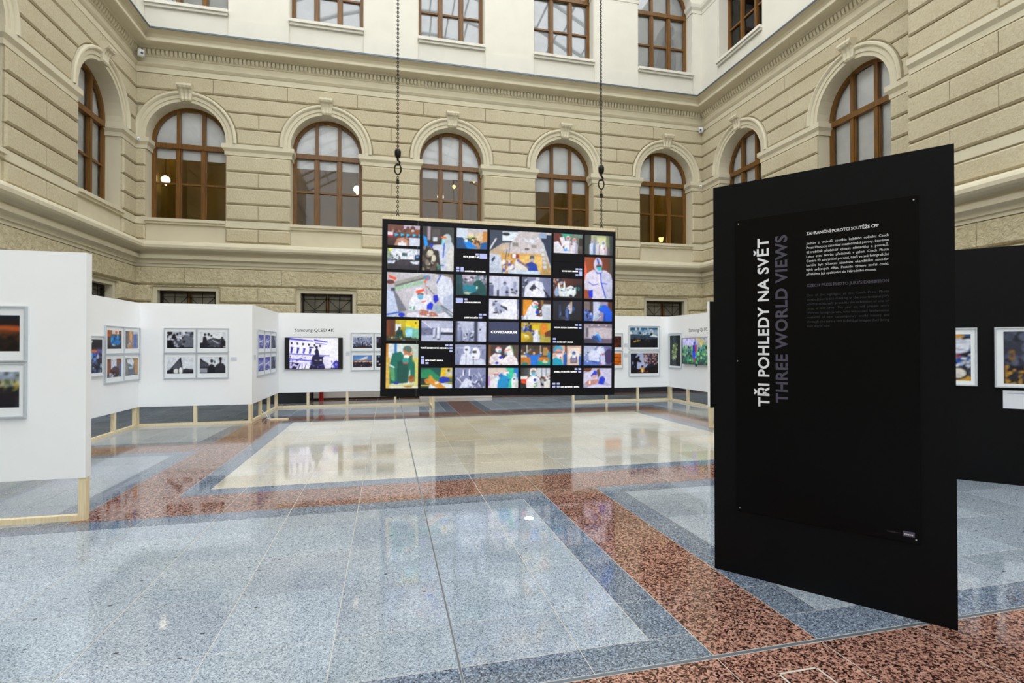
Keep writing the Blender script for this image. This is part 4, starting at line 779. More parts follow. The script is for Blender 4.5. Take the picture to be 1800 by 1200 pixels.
for c, r, sq, tx in LT:
    x0, x1, z0, z1 = cell(c, r); fx = lambda v: x0+(x1-x0)*v; fz = lambda v: z1-(z1-z0)*v
    mb = MB()
    for a, b, d, e in sq: mb.poly([(fx(a), -0.0015, fz(e)), (fx(d), -0.0015, fz(e)), (fx(d), -0.0015, fz(b)), (fx(a), -0.0015, fz(b))])
    mb.build('key_squares', M['ledgrey'], LD)
    text_mesh([q[0] for q in tx], [(fx(q[1]), fx(q[3]), fz(q[4]), fz(q[2])) for q in tx], 0.018).build('caption_lettering', M['ledwhite'], LD, (0, -0.0015, 0))
x0, x1, z0, z1 = cell(3, 4)
text_mesh(['COVIDARIUM'], [(x0+.07*(x1-x0), x0+.94*(x1-x0), z1-.565*(z1-z0), z1-.44*(z1-z0))], 0.03, 1.15).build('title_lettering', M['ledwhite'], LD, (0, -0.003, 0))
# chains
def link_chain(mb, x, y, z0, z1, pitch, R1, r):
    k = 0; z = z0
    while z < z1:
        mb.torus((x, y, z+pitch/2), R1, pitch*0.62, r, ((1, 0, 0), (0, 0, 1)) if k % 2 else ((0, 1, 0), (0, 0, 1)), 10, 5); z += pitch; k += 1
for s, lab in ((0.211, 'black lifting chain with hoist hook holding the video wall over the television side'), (3.271, 'black lifting chain with hoist hook holding the video wall beside the black poster panel')):
    P0 = LD.matrix_basis @ Vector((s-LW/2, 0.05, LH+0.05)); x, y, z = P0
    ch = thing('lifting_chain', lab, 'chain', (x, y, z))
    mb = MB(); link_chain(mb, 0, 0, 0.03, 0.60, 0.034, 0.0125, 0.0045); mb.build('lower_chain', M['chain'], ch, kind='stuff')
    MB().torus((0, 0, 0.015), 0.018, 0.024, 0.006, ((1, 0, 0), (0, 0, 1))).build('shackle', M['chain'], ch)
    MB().box(-0.02, 0.02, -0.012, 0.012, 0.47, 0.53).build('grab_hook', M['chain'], ch)
    MB().torus((0, 0, 0.68), 0.045, 0.075, 0.010, ((1, 0, 0), (0, 0, 1)), 20, 8).build('master_ring', M['chain'], ch)
    MB().tube([(0, 0, 0.85), (0, 0, 0.81), (0.028, 0, 0.775), (0.02, 0, 0.74), (-0.012, 0, 0.735), (-0.028, 0, 0.76)], [0.016, 0.016, 0.014, 0.012, 0.01, 0.007], 8).build('hook', M['chain'], ch, smooth=True)
    MB().lathe([(0.0, 0.84), (0.03, 0.845), (0.042, 0.87), (0.045, 0.93), (0.035, 0.965), (0.0, 0.97)], n=14).build('hook_block', M['chain'], ch, smooth=True)
    mb = MB(); link_chain(mb, 0, 0, 0.965, 6.2, 0.03, 0.0125, 0.0055); mb.tube([(0, 0, 6.1), (0, 0, 15.3-z)], 0.012, 6); mb.build('upper_chain', M['chain'], ch, kind='stuff')
# ------------------------------------------------------------------ exhibition panels
PZ0, PZ1, PT = 0.37, 2.31, 0.085
def panel(label, ox, oy, rot, x0, x1, posts, front='white', z0=PZ0, z1=PZ1, back='white'):
    P_ = thing('exhibition_panel', label, 'panel', (ox, oy, 0), rot)
    MB().box(x0, x1, 0, PT, z0, z1).build('board', M[front], P_)
    if back != front: MB().box(x0-0.002, x1+0.002, 0.02, PT+0.004, z0, z1).build('white_edge', M[back], P_)
    if posts:
        for x in posts: MB().box(x-0.029, x+0.029, 0.012, 0.07, 0.0, z0).build('post', M['pine'], P_)
        MB().box(x0+0.004, x1-0.004, 0.014, 0.068, 0.0, 0.048).build('bottom_rail', M['pine'], P_)
    return P_
def on(ox, oy, rot, u, z, out=0.0):
    return (ox+math.cos(rot)*u+math.sin(rot)*out, oy+math.sin(rot)*u-math.cos(rot)*out, z)
def framed(label, pan, u0, u1, z0, z1, f, margin=(0.05, 0.05, 0.08, 0.09), group=None, res=46):
    ox, oy, rot = pan; wd, h = u1-u0, z1-z0
    F_ = thing('framed_photograph', label, 'picture', on(ox, oy, rot, (u0+u1)/2, z0), rot, group)
    a, b = -wd/2+0.002, wd/2-0.002; e = 0.014; s = MB()
    for q in ((a, a+e, 0.002, h-0.002), (b-e, b, 0.002, h-0.002), (a+e, b-e, 0.002, 0.002+e), (a+e, b-e, h-0.002-e, h-0.002)): s.box(q[0], q[1], -0.032, -0.001, q[2], q[3])
    s.build('frame', M['alu'], F_); MB().box(a+e, b-e, -0.018, -0.002, 0.002+e, h-0.002-e).build('mat_board', M['mat'], F_)
    l, r, tp, bt = margin; pw, ph = wd-l-r, h-tp-bt
    p = Pic(res, max(10, int(res*ph/pw)), int(abs(u0)*97+z0*31) % 1000); f(p)
    picture('print', p, -wd/2+l, wd/2-r, bt, h-tp, M['print'], F_, -0.019); return F_
P1 = (0, 5.2, 0.0); P2 = (-4.51, 0, math.pi/2); P3 = (0, 11.0, 0.0); P4 = (-2.57, 0, math.pi/2); P5 = (0, 13.5, 0.0); P6 = (0, 12.95, 0.0); P7 = (7.58, 0, -math.pi/2)
panel('white exhibition panel with raw pine feet, its end edge turned towards the open floor', *P1, -5.2, -2.53, [-2.56, -3.75, -5.17])
panel('white exhibition panel with a tall portrait and four small colour photographs', *P2, 7.2, 10.998, [7.23, 8.2, 9.2, 10.19, 10.95])
panel('white exhibition panel with four black-and-white photographs in a block', *P3, -4.595, -2.57, [-4.55, -3.57, -2.61])
panel('white exhibition panel with six violet-blue photographs in a block', *P4, 11.087, 13.498, [11.12, 11.85, 12.65, 13.45])
p5 = panel('white exhibition panel carrying a wide television and crowd photographs', *P5, -2.655, 1.11, [-2.62, -1.90, -0.98, 0.19, 1.08])
panel('short white return panel behind the hanging video wall', 1.11, 0, math.pi/2, 12.5, 13.498, [12.53, 13.4])
panel('white exhibition panel with two large night photographs', *P6, 4.76, 7.665, [4.79, 5.74, 6.66, 7.62])
p7 = panel('white exhibition panel with a television and a tall plant photograph', *P7, -12.948, -10.4, [-12.91, -12.06, -11.13, -10.43])
panel('black-faced exhibition panel with white end edge behind the poster panel', 0, 8.35, 0.0, 5.74, 7.6, [5.77, 6.7, 7.57], front='black')
P9 = (6.22, 4.49, -math.pi/4)
panel('tall black display wall with white-framed photographs, standing on the floor', *P9, -1.3, 2.2, [], front='black', z0=0.0, z1=2.575, back='black')
# --- pictures on the near panel
def a1(p): p.B('221a18', '1a1412').R(0, 0, 1, .1, '1c2436').P((.5, .35, .8, .28, 1, .3, 1, .42, .6, .45), 'b4552a').P((0, .45, .6, .4, 1, .42, 1, .55, 0, .6), '6a3a20').S(60, 0, .5, 1, 1, .05, '2a1c14', '4a2c1a', '120e0c', '3a2416').S(10, .1, .1, .6, .35, .08, '0e0c0e', '3a241c')
def a2(p): p.B('b8c4dc', '1c1a24').R(0, .25, 1, .45, 'd0c88a').S(40, .4, .05, 1, .4, .06, '3a4434', '23281f', '5a6a3a', '8a9aa0').R(0, .22, .4, .27, 'b44').P((0, .45, 1, .4, 1, 1, 0, 1), '221e26').S(24, 0, .4, 1, .55, .05, 'c8a84a', '3a342c', '6a7a3a').E(.5, .7, .1, .09, '1a6ad0').S(20, 0, .6, 1, 1, .05, '15131a', '3a3438', '2c3a44')
framed('framed dark red-lit night photograph on the near white panel', P1, -3.57, -2.95, 1.37, 1.84, a1)
framed('framed street-crowd photograph with trees on the near white panel', P1, -3.57, -2.95, 0.90, 1.37, a2)
def b0(p): p.B('3a3444', '1c2438').R(0, 0, 1, .25, '2a2430').P((0, .05, .3, .02, .2, .12), 'c8d4e8').P((0, .12, 1, .08, 1, .2, 0, .28), '14121a').E(.4, .35, .2, .05, 'e07a3a').R(0, .4, .35, .62, '4aa4d8').R(.3, .38, .55, .7, '4a56b8').R(.6, .3, 1, .55, '6a5a9a').S(30, .1, .45, 1, 1, .07, '7a9ac8', '2a2c48', '4a5a8c', '1a1c2c', 'b4c0dc').P((.2, .75, 1, .88, 1, .92, .2, .8), '1a1a24')
def b1(p): p.B('8a5a3a', '22222a').R(0, 0, .25, .35, 'b4602c').R(.3, 0, .8, .2, 'e0d8d8').E(.62, .1, .09, .08, 'e0702a').P((.2, .6, .25, .3, .8, .25, .95, .6, .8, .8, .3, .8), '1a7ac8').S(14, .2, .3, .9, .8, .08, '0e5cac', '39b4e0', '223', '1a3a5a').P((.3, .75, .7, .85, .6, .9, .35, .82), 'c8d8e8').R(0, .85, 1, 1, '1a1a20')
def b2(p): p.Hh('6a6a70', '9a8a78').R(.25, 0, .55, 1, 'c08a5a').R(.35, 0, .5, .8, 'd8a878').R(.6, .1, .95, 1, '7a86b4').R(.65, .2, .85, .9, '5a72b8').S(12, .1, .5, .6, .9, .08, '8a7a6a', 'b4a48c').E(.35, .72, .08, .05, 'b4b8ec').R(.6, 0, 1, .15, 'c8ccd8')
def b3(p): p.B('7a4a34', '2a2024').R(.25, 0, .65, .6, 'd8dcec').R(0, 0, .22, .8, '8a5038').R(.7, .1, .9, .6, '8a5a44').P((.2, .6, .4, .45, .8, .5, .85, .7, .3, .75), '5a2c20').E(.55, .5, .14, .1, '2a3a6a').P((.35, .72, .7, .72, .6, .8, .4, .8), '15131a').P((.15, .75, .35, .8, .5, 1, .1, 1), 'c0c4d8').P((.8, .3, 1, .2, 1, 1, .85, 1), '5a6a9a').S(8, .1, .8, .9, 1, .06, '3a2c34', '8a90a4')
def b4(p): p.Hh('7a7c78', 'b08a58').P((.1, .1, .5, 0, .7, .2, .6, .5, .3, .55), 'dfe6f4').P((.2, .3, .4, .35, .7, .6, .8, 1, .1, 1), '6a7484').R(.75, 0, .92, .9, 'c89458').P((0, .2, .2, .3, .2, 1, 0, 1), '8a8c84').P((.25, .5, .6, .5, .6, .62, .3, .62), 'b8c8dc')
g2 = 'colour photographs on the corner panel'
framed('tall framed photograph of a blue factory hall, partly behind the near panel', P2, 9.26, 9.74, 1.02, 1.67, b0, (0.05, 0.05, 0.06, 0.06))
framed('framed photograph of blue-gowned people, top row beside the tall portrait', P2, 9.78, 10.385, 1.37, 1.85, b1, (0.07, 0.07, 0.08, 0.09))
framed('framed photograph of orange and blue curtains, top row by the panel corner', P2, 10.385, 10.99, 1.37, 1.85, b2, (0.07, 0.07, 0.08, 0.09))
framed('framed photograph of a sofa under a bright window, bottom row', P2, 9.78, 10.385, 0.89, 1.37, b3, (0.07, 0.07, 0.08, 0.09))
framed('framed photograph of white drapery and an orange door, bottom row', P2, 10.385, 10.99, 0.89, 1.37, b4, (0.07, 0.07, 0.08, 0.09))
def c1(p): p.B('cfd4e2', '1c1c26').S(40, 0, 0, 1, .5, .1, 'c8ccda', '8a8e9c', '3a3c48', 'eef', '1a1a22').P((.55, .5, .7, .2, .95, .3, 1, .6, 1, 1, .6, 1), '6a6e7c').P((0, .5, .2, .5, .3, 1, 0, 1), '0e0e14').S(16, .2, .5, .7, 1, .08, '15151c', 'b4b8c8', '2c2e3a').R(0, .94, 1, 1, '111').E(.1, .08, .1, .12, '1a1a22')
def c2(p): p.B('eef1f8', 'e4e8f2').P((0, 1, 0, .68, .1, .65, .12, .3, .24, .28, .28, .5, .5, .35, .75, .45, .8, .4, .92, .4, 1, .6, 1, 1), '24242e').E(.2, .17, .05, .09, '22222c').E(.34, .16, .05, .1, '2a2a34').E(.44, .25, .04, .07, '2a2a34').E(.86, .36, .04, .08, '22222c').P((.28, .5, .5, .38, .8, .6, .8, .9, .3, .9), '4a4c58').L(.5, .52, .7, .7, .05, 'dde').S(10, .3, .5, .9, .9, .06, '15151c', '6a6e7c').R(.9, .9, 1, .96, 'eee')
def c3(p): p.B('e8ecf4', 'e0e6f0').P((0, .8, .1, .75, .5, .02, .53, .02, .58, .6, .6, .75, .72, .7, 1, .75, 1, 1, 0, 1), '1e1e28').P((.18, .7, .48, .12, .54, .55, .45, .75), '565a66').E(.35, .85, .1, .14, 'f4f4f8').E(.52, .82, .07, .2, 'f4f4f8').R(.41, .62, .46, 1, '15151c').P((.62, .78, .98, .76, .98, .88, .64, .9), '3a3c46')
def c4(p): p.B('e4e9f3', 'dde3ee').P((0, .05, .35, .45, .35, .7, 0, .7), '4a4c58').P((0, .08, .35, .42, .35, .48, 0, .16), '15151c').R(0, .6, 1, 1, '2a2a34').P((0, .7, .28, .7, .28, .95, 0, .95), 'a4a8b8').P((.3, 1, .36, .5, .45, .42, .55, .5, .6, 1), '20202a').E(.46, .25, .06, .11, '1c1c26').E(.57, .3, .03, .1, '34343e').P((.58, 1, .62, .5, .74, .38, .92, .4, 1, .6, 1, 1), '30303a').E(.8, .12, .06, .14, '1a1a24').R(.76, .2, .84, .4, '22222c')
mg = (0.055, 0.055, 0.075, 0.095)
framed('framed monochrome photograph of a crowd seen close, top row', P3, -4.09, -3.535, 1.37, 1.85, c1, mg)
framed('framed monochrome photograph of men standing on a vehicle, top row', P3, -3.535, -2.98, 1.37, 1.85, c2, mg)
framed('framed monochrome photograph of a tent-like ruin, bottom row', P3, -4.09, -3.535, 0.89, 1.37, c3, mg)
framed('framed monochrome photograph of dark figures against the sky, bottom row', P3, -3.535, -2.98, 0.89, 1.37, c4, mg)
def dviol(k):
    def f(p):
        if k % 3 == 2: p.Hh('3a4a6a', '9aa4b8').R(.1, 0, .3, 1, '1c2a44').R(.45, 0, .6, 1, '22304c').P((.5, 1, .6, .3, .8, .35, .9, 1), '2a2c3a').S(8, .3, .2, 1, 1, .08, '6a7a94', '2a3a54', '8a3a34')
        else: p.B('5a5cc8' if k < 3 else '8a8ad8', '3a3a9a').R(0, 0, 1, .25, '4a4ab4').S(30, 0, .2, 1, 1, .1, 'b4b8f0', '6a6cd0', '2c2c7c', 'd8dcf8', '4a4ab0').P((.1, .5, .9, .35, .9, .45, .1, .62), 'e0e4fa')
    return f
for k in range(6):
    i, j = k % 3, k // 3
    framed(['framed violet photograph of a bright haze, top row of six', 'framed violet-blue photograph of a face, top row of six', 'framed photograph of blue-grey vertical shapes, top row of six', 'framed pale violet photograph of a street, bottom row of six', 'framed dark violet photograph of standing people, bottom row of six', 'framed grey photograph of a walking figure, bottom row of six'][k], P4, 11.35+0.597*i, 11.35+0.597*(i+1), 1.365-0.47*j, 1.84-0.475*j, dviol(k), (0.06, 0.06, 0.1, 0.09))
def e1(p): p.B('c4cce8', '2c2a3a').S(160, 0, .05, 1, .85, .045, 'c8d0f0', '6a78a8', '2a3050', '9aa8d4', 'eef', '4a4a6a').P((.3, 1, .35, .85, .6, .8, .9, .88, 1, 1), '3a3028').P((.45, .85, .47, .5, .53, .5, .55, .85), '22243a')
def e2(p): p.B('5a8ad0', '8ab0e0').P((.3, .4, .5, .2, .8, .05, .75, .3, .5, .45), 'e0e4ee').R(0, .42, 1, .5, '8a5a4a').R(0, .5, 1, .56, 'e8d0b8').R(0, .56, 1, 1, '34283a').S(40, 0, .5, 1, 1, .04, '2a2030', '5a4a58', '1c1622', 'c8986a').S(6, .1, .35, .9, .45, .05, 'd8b4a0', 'b4a4b0')
def e3(p): p.B('3a3448', '15131c').P((.3, .25, .5, .1, .6, .3), 'eef').S(20, 0, 0, 1, .5, .07, '2a2638', '6a6480', '1a1824').R(0, .6, 1, 1, '1c1824')
def e4(p): p.B('1c2030', '120e10').S(30, 0, 0, 1, 1, .07, '1a1618', 'd86a2a', '6ab0d8', '3a2c28', '8a3a1a', 'b4c4d8')
g5 = (0.055, 0.055, 0.1, 0.085)
framed('framed photograph of a dense blue-white crowd beside the television', P5, -0.89, -0.33, 1.37, 1.84, e1, g5)
framed('framed photograph of a sunset beach with people beside the television', P5, -0.89, -0.33, 0.89, 1.37, e2, g5)
framed('framed dark photograph with a bright flare at the edge of the video wall', P5, -0.33, 0.23, 1.37, 1.84, e3, g5)
framed('framed dark photograph with orange lights at the edge of the video wall', P5, -0.33, 0.23, 0.89, 1.37, e4, g5)
def h1(p): p.Hh('4a1c10', '3a180e').S(20, .4, 0, 1, 1, .1, '5a2412', '2a100a', '7a3418')
def h2(p): p.B('e0761a', 'd86a14').R(0, .3, 1, .38, '8a3a0e').S(10, 0, 0, 1, 1, .12, 'e8882a', 'c85a10').R(0, .7, 1, .74, '9a4410')
def h3(p): p.B('2a6a9a', '15161c').P((0, .15, 1, .1, 1, .35, 0, .4), '9ab4c8').S(20, 0, .05, 1, .4, .06, 'c8dcec', '5a8ab0', 'e8f0f6').P((0, .35, .3, .35, .5, .45, .7, .4, 1, .45, 1, .6, 0, .6), '3a4a5c').P((.7, .45, .85, .33, 1, .42, 1, .48), 'e8eef4').R(0, .58, 1, 1, '17171c').P((.1, .7, .25, .62, .4, .64, .15, .74), 'c8a03a').L(.42, .68, .38, .4, .02, '12141a').L(.38, .4, .5, .25, .018, '12141a').L(.42, .5, .7, .25, .018, '12141a').L(.5, .25, .62, .3, .015, '12141a').E(.36, .28, .035, .06, '1c1216').E(.77, .33, .045, .07, '22141a').L(.35, .22, .38, .12, .015, '12141a').L(.75, .26, .77, .15, .015, '12141a').S(14, 0, .55, 1, .75, .05, '0e0f14', '2a3038')
def h4(p): p.B('3a4468', '120e12').E(.35, .4, .3, .4, 'b4bce0').P((0, 0, .25, 0, .1, .4, 0, .5), '1a2038').S(120, .48, 0, 1, .55, .035, 'c88a7a', '4a2a2e', 'e0b0a0', '2a181c', '8a5a54').P((.0, .8, .5, .78, 1, .6, 1, 1, 0, 1), '15110f').P((.08, .8, .1, .3, .2, .2, .28, .15, .3, .28, .4, .42, .36, .46, .24, .42, .22, .8, .17, .8, .15, .6, .13, .8), '0d0d14').E(.29, .2, .04, .07, '0d0d14').P((.36, .92, .38, .6, .42, .7, .46, .6, .5, .92), 'f0a03a').P((.39, .95, .41, .75, .44, .8, .46, .95), 'fff0c0').S(10, .2, .9, .7, .96, .02, 'c8281a', 'e8502a').R(.38, .6, .46, .7, '2a1418')
framed('framed dark brown photograph, upper one behind the edge of the video wall', P6, 5.64, 6.20, 1.37, 1.84, h1, (0.05, 0.045, 0.08, 0.09))
framed('framed orange photograph, lower one behind the edge of the video wall', P6, 5.64, 6.20, 0.89, 1.36, h2, (0.05, 0.045, 0.06, 0.09))
framed('large framed photograph of a bare tree under a blue stormy sky', P6, 6.37, 7.30, 1.39, 2.05, h3, (0.05, 0.06, 0.05, 0.065), res=64)
framed('large framed photograph of a dark figure bending over a small fire', P6, 6.37, 7.30, 0.67, 1.35, h4, (0.06, 0.055, 0.055, 0.08), res=64)
def k1(p): p.Hh('2a363a', '1c2628').R(.3, 0, .6, 1, '3a4648').R(.7, 0, .8, 1, '141c1e').P((.3, .62, .28, .35, .5, .25, .62, .4, .65, .7, .4, .8), '8a9c6a').S(60, .25, .28, .68, .75, .05, 'a4b482', '5a6a48', 'c8d4a8', '7a8c5a').P((.28, .8, .4, .68, .42, .72, .32, .85), 'a4bcd0')
framed('tall framed photograph of a pale green plant on dark ground', P7, -12.90, -12.26, 0.90, 1.84, k1, (0.06, 0.07, 0.06, 0.06))
def n1(p):
    p.B('c4cee4', '2c3040').S(150, .3, .05, 1, .75, .045, 'e4e8f4', '3f70c4', '20222e', 'a8b8d8', '1c3a78', 'd8def0').R(.6, 0, 1, .04, '3a6a9a').E(.86, .04, .08, .04, 'd89a4a')
    p.P((.78, .12, 1, .1, .98, .38, .8, .42), 'dfe3f0').L(.8, .3, 1, .36, .012, '5a6a8c').L(.8, .2, 1, .16, .012, '8a9ab8').P((.84, .44, 1, .36, 1, .42, .86, .5), '1c1c24').E(.87, .47, .03, .02, 'c8203a').S(14, .82, .5, 1, .7, .03, '2458c0', 'c8d4ec', '15161f', 'e8ecf8').P((.6, .78, .85, .8, 1, .92, 1, 1, .6, 1), 'd8a23a').E(.84, .84, .135, .14, '17171d').E(.84, .84, .11, .112, 'e6e2d8').L(.75, .8, .9, .9, .01, '8a8a90')
def n2(p):
    p.B('3c4050', '2c2a34').S(90, 0, 0, 1, .6, .09, '4a5064', '343844', '5a6074', '2a2c38')
    for k in range(5):
        o = .2*k; p.P((.055+o, .55, .055+o, .36, .11+o, .35, .11+o, .55), '8a6430').P((.07+o, .5, .07+o, .41, .098+o, .41, .098+o, .5), '4a4450').P((.01+o, 1, .01+o, .65, .055+o, .65, .055+o, 1), 'a87a34').R(.065+o, .66, .2+o, .8, '1c1c26').R(.15+o, .82, .19+o, 1, 'b88a34')
    p.S(110, 0, .7, 1, 1, .03, 'c8963a', '2a2430', '8a6a34', '4a4050', '1c1820').N(.08)
framed('white-framed cycling photograph on the tall black wall', P9, -0.75, 0.175, 1.05, 1.70, n1, (0.06, 0.055, 0.075, 0.06), res=80)
framed('white-framed blurred night city photograph on the tall black wall', P9, 0.315, 1.25, 1.045, 1.70, n2, (0.075, 0.075, 0.05, 0.045), res=80)
# caption cards
def caption(label, pan, u0, u1, z0, z1, lines=4):
    ox, oy, rot = pan; C_ = thing('caption_card', label, 'label', on(ox, oy, rot, (u0+u1)/2, z0), rot)
    wd, h = u1-u0, z1-z0; MB().box(-wd/2, wd/2, -0.006, -0.001, 0, h).build('card', M['card'], C_)
    s = MB()
    for k in range(lines): s.box(-wd*.42, wd*(0.42-0.1*(k % 3)), -0.0066, -0.006, h*(0.86-0.8*k/lines)-h*0.035, h*(0.86-0.8*k/lines))
    s.build('print_lines', M['inkfaint'], C_)
caption('small caption card beside the monochrome photographs', P3, -2.95, -2.84, 1.22, 1.29)
caption('small caption card beside the crowd photographs', P5, -1.01, -0.91, 1.26, 1.37)
caption('small caption card beside the violet photographs', P4, 11.12, 11.28, 1.22, 1.33)
caption('small upper caption card beside the tree photograph', P6, 6.235, 6.355, 1.46, 1.57)
caption('small lower caption card beside the fire photograph', P6, 6.235, 6.355, 1.19, 1.30)
caption('small caption card under the television beside the plant photograph', P7, -12.2, -12.1, 1.0, 1.08)
caption('white caption card below the night city photograph', P9, 0.385, 0.80, 0.82, 1.015, 1)
# televisions
def tv(label, pan, u0, u1, z0, z1, f, bars=(0.08, 0.08), stalk=False):
    ox, oy, rot = pan; T_ = thing('television', label, 'television', on(ox, oy, rot, (u0+u1)/2, z0), rot); wd, h = u1-u0, z1-z0
    MB().cbox(-wd/2, wd/2, -0.065, -0.03, 0, h, 0.004).build('body', M['bezel'], T_); MB().box(-wd*.3, wd*.3, -0.03, -0.001, h*.2, h*.8).build('wall_mount', M['iron'], T_)
    p = Pic(120, int(120*h/(wd*(1-bars[0]-bars[1]))), 5); f(p)
    picture('screen_image', p, -wd/2+wd*bars[0], wd/2-wd*bars[1], 0.012, h-0.01, M['led'], T_, -0.0655)
    if stalk: MB().box(-0.015, 0.015, -0.06, -0.035, -0.05, 0).build('sensor', M['bezel'], T_)
def tv1(p):
    p.B('fbfaff', 'f4f2ff').P((0, 0, .48, .08, .48, .14, 0, .06), '4a40d8').P((.5, .04, .78, .12, .78, .15, .5, .1), '3a34c8').P((0, .06, .78, .15, .82, .6, 0, .52), 'f6f4ff').P((.52, .15, .76, .2, .76, .22, .52, .18), '5a50d8')
    for k in range(6): p.P((.03+.115*k, .12+.018*k, .07+.115*k, .14+.018*k, .06+.115*k, .21+.018*k, .03+.115*k, .2+.018*k), '1c1650')
    for k in range(5): p.P((.03+.125*k, .28+.02*k, .08+.125*k, .3+.02*k, .05+.125*k, .5+.01*k, .02+.125*k, .48+.01*k), '2c2490' if k != 2 else '4a40c0')
    p.P((0, .5, .82, .57, .82, .6, 0, .53), '4438c8').P((0, .53, .82, .6, .84, 1, 0, .86), 'e8e4ff').S(14, 0, .55, .8, .8, .025, '2c2480', '5a50d0', '1a1450').P((0, .66, .5, .74, .5, .78, 0, .7), '5048d0').P((0, .78, .2, .82, .14, 1, 0, 1), '120c3c').S(8, .02, .78, .16, .98, .035, 'cfc8ff', '120c3c').P((.53, .58, .51, .44, .54, .34, .575, .34, .6, .44, .61, .6, .56, .64), '140e40').P((.46, .7, .48, .58, .53, .55, .62, .6, .68, .6, .69, .72, .64, .7, .6, .74, .52, .72, .5, .84, .47, .84), '140e40').L(.47, .62, .45, .8, .03, '1c1450').L(.66, .66, .68, .84, .03, '1c1450').P((.4, .28, .5, .3, .5, .34, .4, .33), '2a1a78').E(.55, .3, .03, .04, '1a1250').P((.4, 1, .44, .84, .5, .74, .66, .74, .7, .84, .73, 1), '100a30').S(14, .42, .78, .7, 1, .03, '2a2278', '100a30', '4a42b0').L(.18, 1, .22, .84, .03, '2a20a0').L(.26, 1, .26, .84, .02, '2a20a0').L(.31, 1, .34, .84, .02, '2a20a0').P((.84, 1, .9, .8, .96, .72, 1, .78, 1, 1), '3a34b0').S(10, .72, .75, 1, 1, .04, '2a2490', '8a84e8', 'eee')
def tv2(p):
    p.B('b8b4dc', '1c3c34').S(26, 0, 0, .5, .3, .1, 'c8c4ec', '9a9ad0', 'b4b0dc').S(16, .6, 0, 1, .35, .09, 'a8a878', '8a9a8c', 'c8b45a').S(140, 0, .3, 1, 1, .06, '2c7a3c', '1c5a4a', '4aa04a', '12403a', '2a8a7a', '7ac46a', '1a2c3a').R(.48, 0, .5, .3, '4a4a5a').P((.4, .6, .39, .3, .44, .22, .5, .3, .49, .95, .42, .95), '1c2c9c').P((.4, .55, .49, .55, .48, .8, .42, .8), '2030e8').E(.455, .19, .035, .05, '2a4ab8').P((.48, .26, .53, .28, .55, .5, .5, .56), 'c8245a').R(.42, .8, .48, .92, 'b83a2c')
tv('wide television showing a violet picture of a statue and palace front', P5, -2.42, -1.08, 0.94, 1.71, tv1)
tv('television showing a colourful figure in green foliage', P7, -12.17, -10.95, 1.03, 1.70, tv2, (0.03, 0.02), True)
words(text_mesh(['Samsung QLED 4K'], [(-2.20, -1.29, 1.855, 1.935)], 0.004), 'lettering_word', M['ink'], p5, (0, -0.001, 0), None, 0.018)
words(text_mesh(['Samsung QLED 4K'], [(-11.95, -10.93, 1.86, 1.95)], 0.004), 'lettering_word', M['ink'], p7, (0, -0.001, 0), None, 0.018)
# ------------------------------------------------------------------ the black poster panel in front
ang = math.atan2(-0.98, 0.77)
BP = thing('poster_panel', 'tall free-standing black panel with a large black text poster', 'panel', (2.15, 3.09, 0), ang)
MB().box(0, 1.246, 0, 0.06, 0, 2.572).build('board', M['black'], BP)
po = MB().cbox(0.145, 1.096, -0.012, -0.0005, 0.419, 2.325, 0.001).build('poster_board', M['poster'], BP)
for x, z in ((0.165, 2.30), (1.075, 2.30), (0.165, 0.44), (1.075, 0.44), (0.155, 1.4)): MB().lathe([(0.0, -0.001), (0.004, -0.0005), (0.004, 0)], (0, 0, 0), 10).build('pin', M['alu'], po, (x, -0.0125, z), (math.pi/2, 0, 0))
def vert(txt, u0, u1, z0, z1, mat, off):
    words(text_mesh([txt], [(z0, z1, 0, u1-u0)], off, 1.08, 4), 'title_word', mat, po, (u1, -0.0128, 0), (0, -math.pi/2, 0), 0.016)
vert('TŘI POHLEDY NA SVĚT', 0.278, 0.344, 1.112, 2.187, M['inkwhite'], 0.025)
vert('THREE WORLD VIEWS', 0.381, 0.449, 1.142, 2.191, M['inkgrey'], 0.025)
cz = ['Jedním  z  vrcholů  soutěže  každého  ročníku  Czech', 'Press Photo je zasedání mezinárodní poroty, kterému', 'již tradičně  předchází  výstava  některého  z  porotců.', 'Letos  svou  tvorbu  představili  v  galerii  Czech  Photo', 'Centre tři zahraniční porotci, kteří ve své fotografické', 'kariéře  byli  přítomni  zásadním  okamžikům  novodo-', 'bých  světových  dějin.  Protože  výstavu  zavřel  covid,', 'přinášíme její opakování do Národního muzea.']
en = ['One  of  the  highlights  of  the  Czech  Press  Photo', 'competition is the meeting of the international jury', 'which traditionally precedes the exhibition of one or', 'more  of  the  juries.  This  year  we  will  present  work', 'of three foreign jurors, who witnessed fundamental', 'moments  of  new  contemporary  world  history  and', 'through the series and individual images they bring', 'their world view.']
text_mesh(['ZAHRANIČNÍ POROTCI SOUTĚŽE CPP'], [(0.557, 0.918, 2.174, 2.192)], 0.02).build('heading_lettering', M['inkwhite'], po, (0, -0.0128, 0))
text_mesh(cz, [(0.557, 0.963 if k < 7 else 0.905, 2.116-0.0268*k, 2.131-0.0268*k) for k in range(8)], 0.0).build('text_lines', M['inkwhite'], po, (0, -0.0128, 0))
text_mesh(["CZECH PRESS PHOTO JURY'S EXHIBITION"], [(0.557, 0.963, 1.857, 1.875)], 0.02).build('heading_lettering', M['inkgrey'], po, (0, -0.0128, 0))
text_mesh(en, [(0.557, 0.963 if k < 7 else 0.68, 1.800-0.0268*k, 1.815-0.0268*k) for k in range(8)], 0.0).build('text_lines', M['inkdim'], po, (0, -0.0128, 0))
MB().box(1.017, 1.069, -0.0134, -0.012, 0.450, 0.478).build('maker_badge', M['inkgrey'], po)
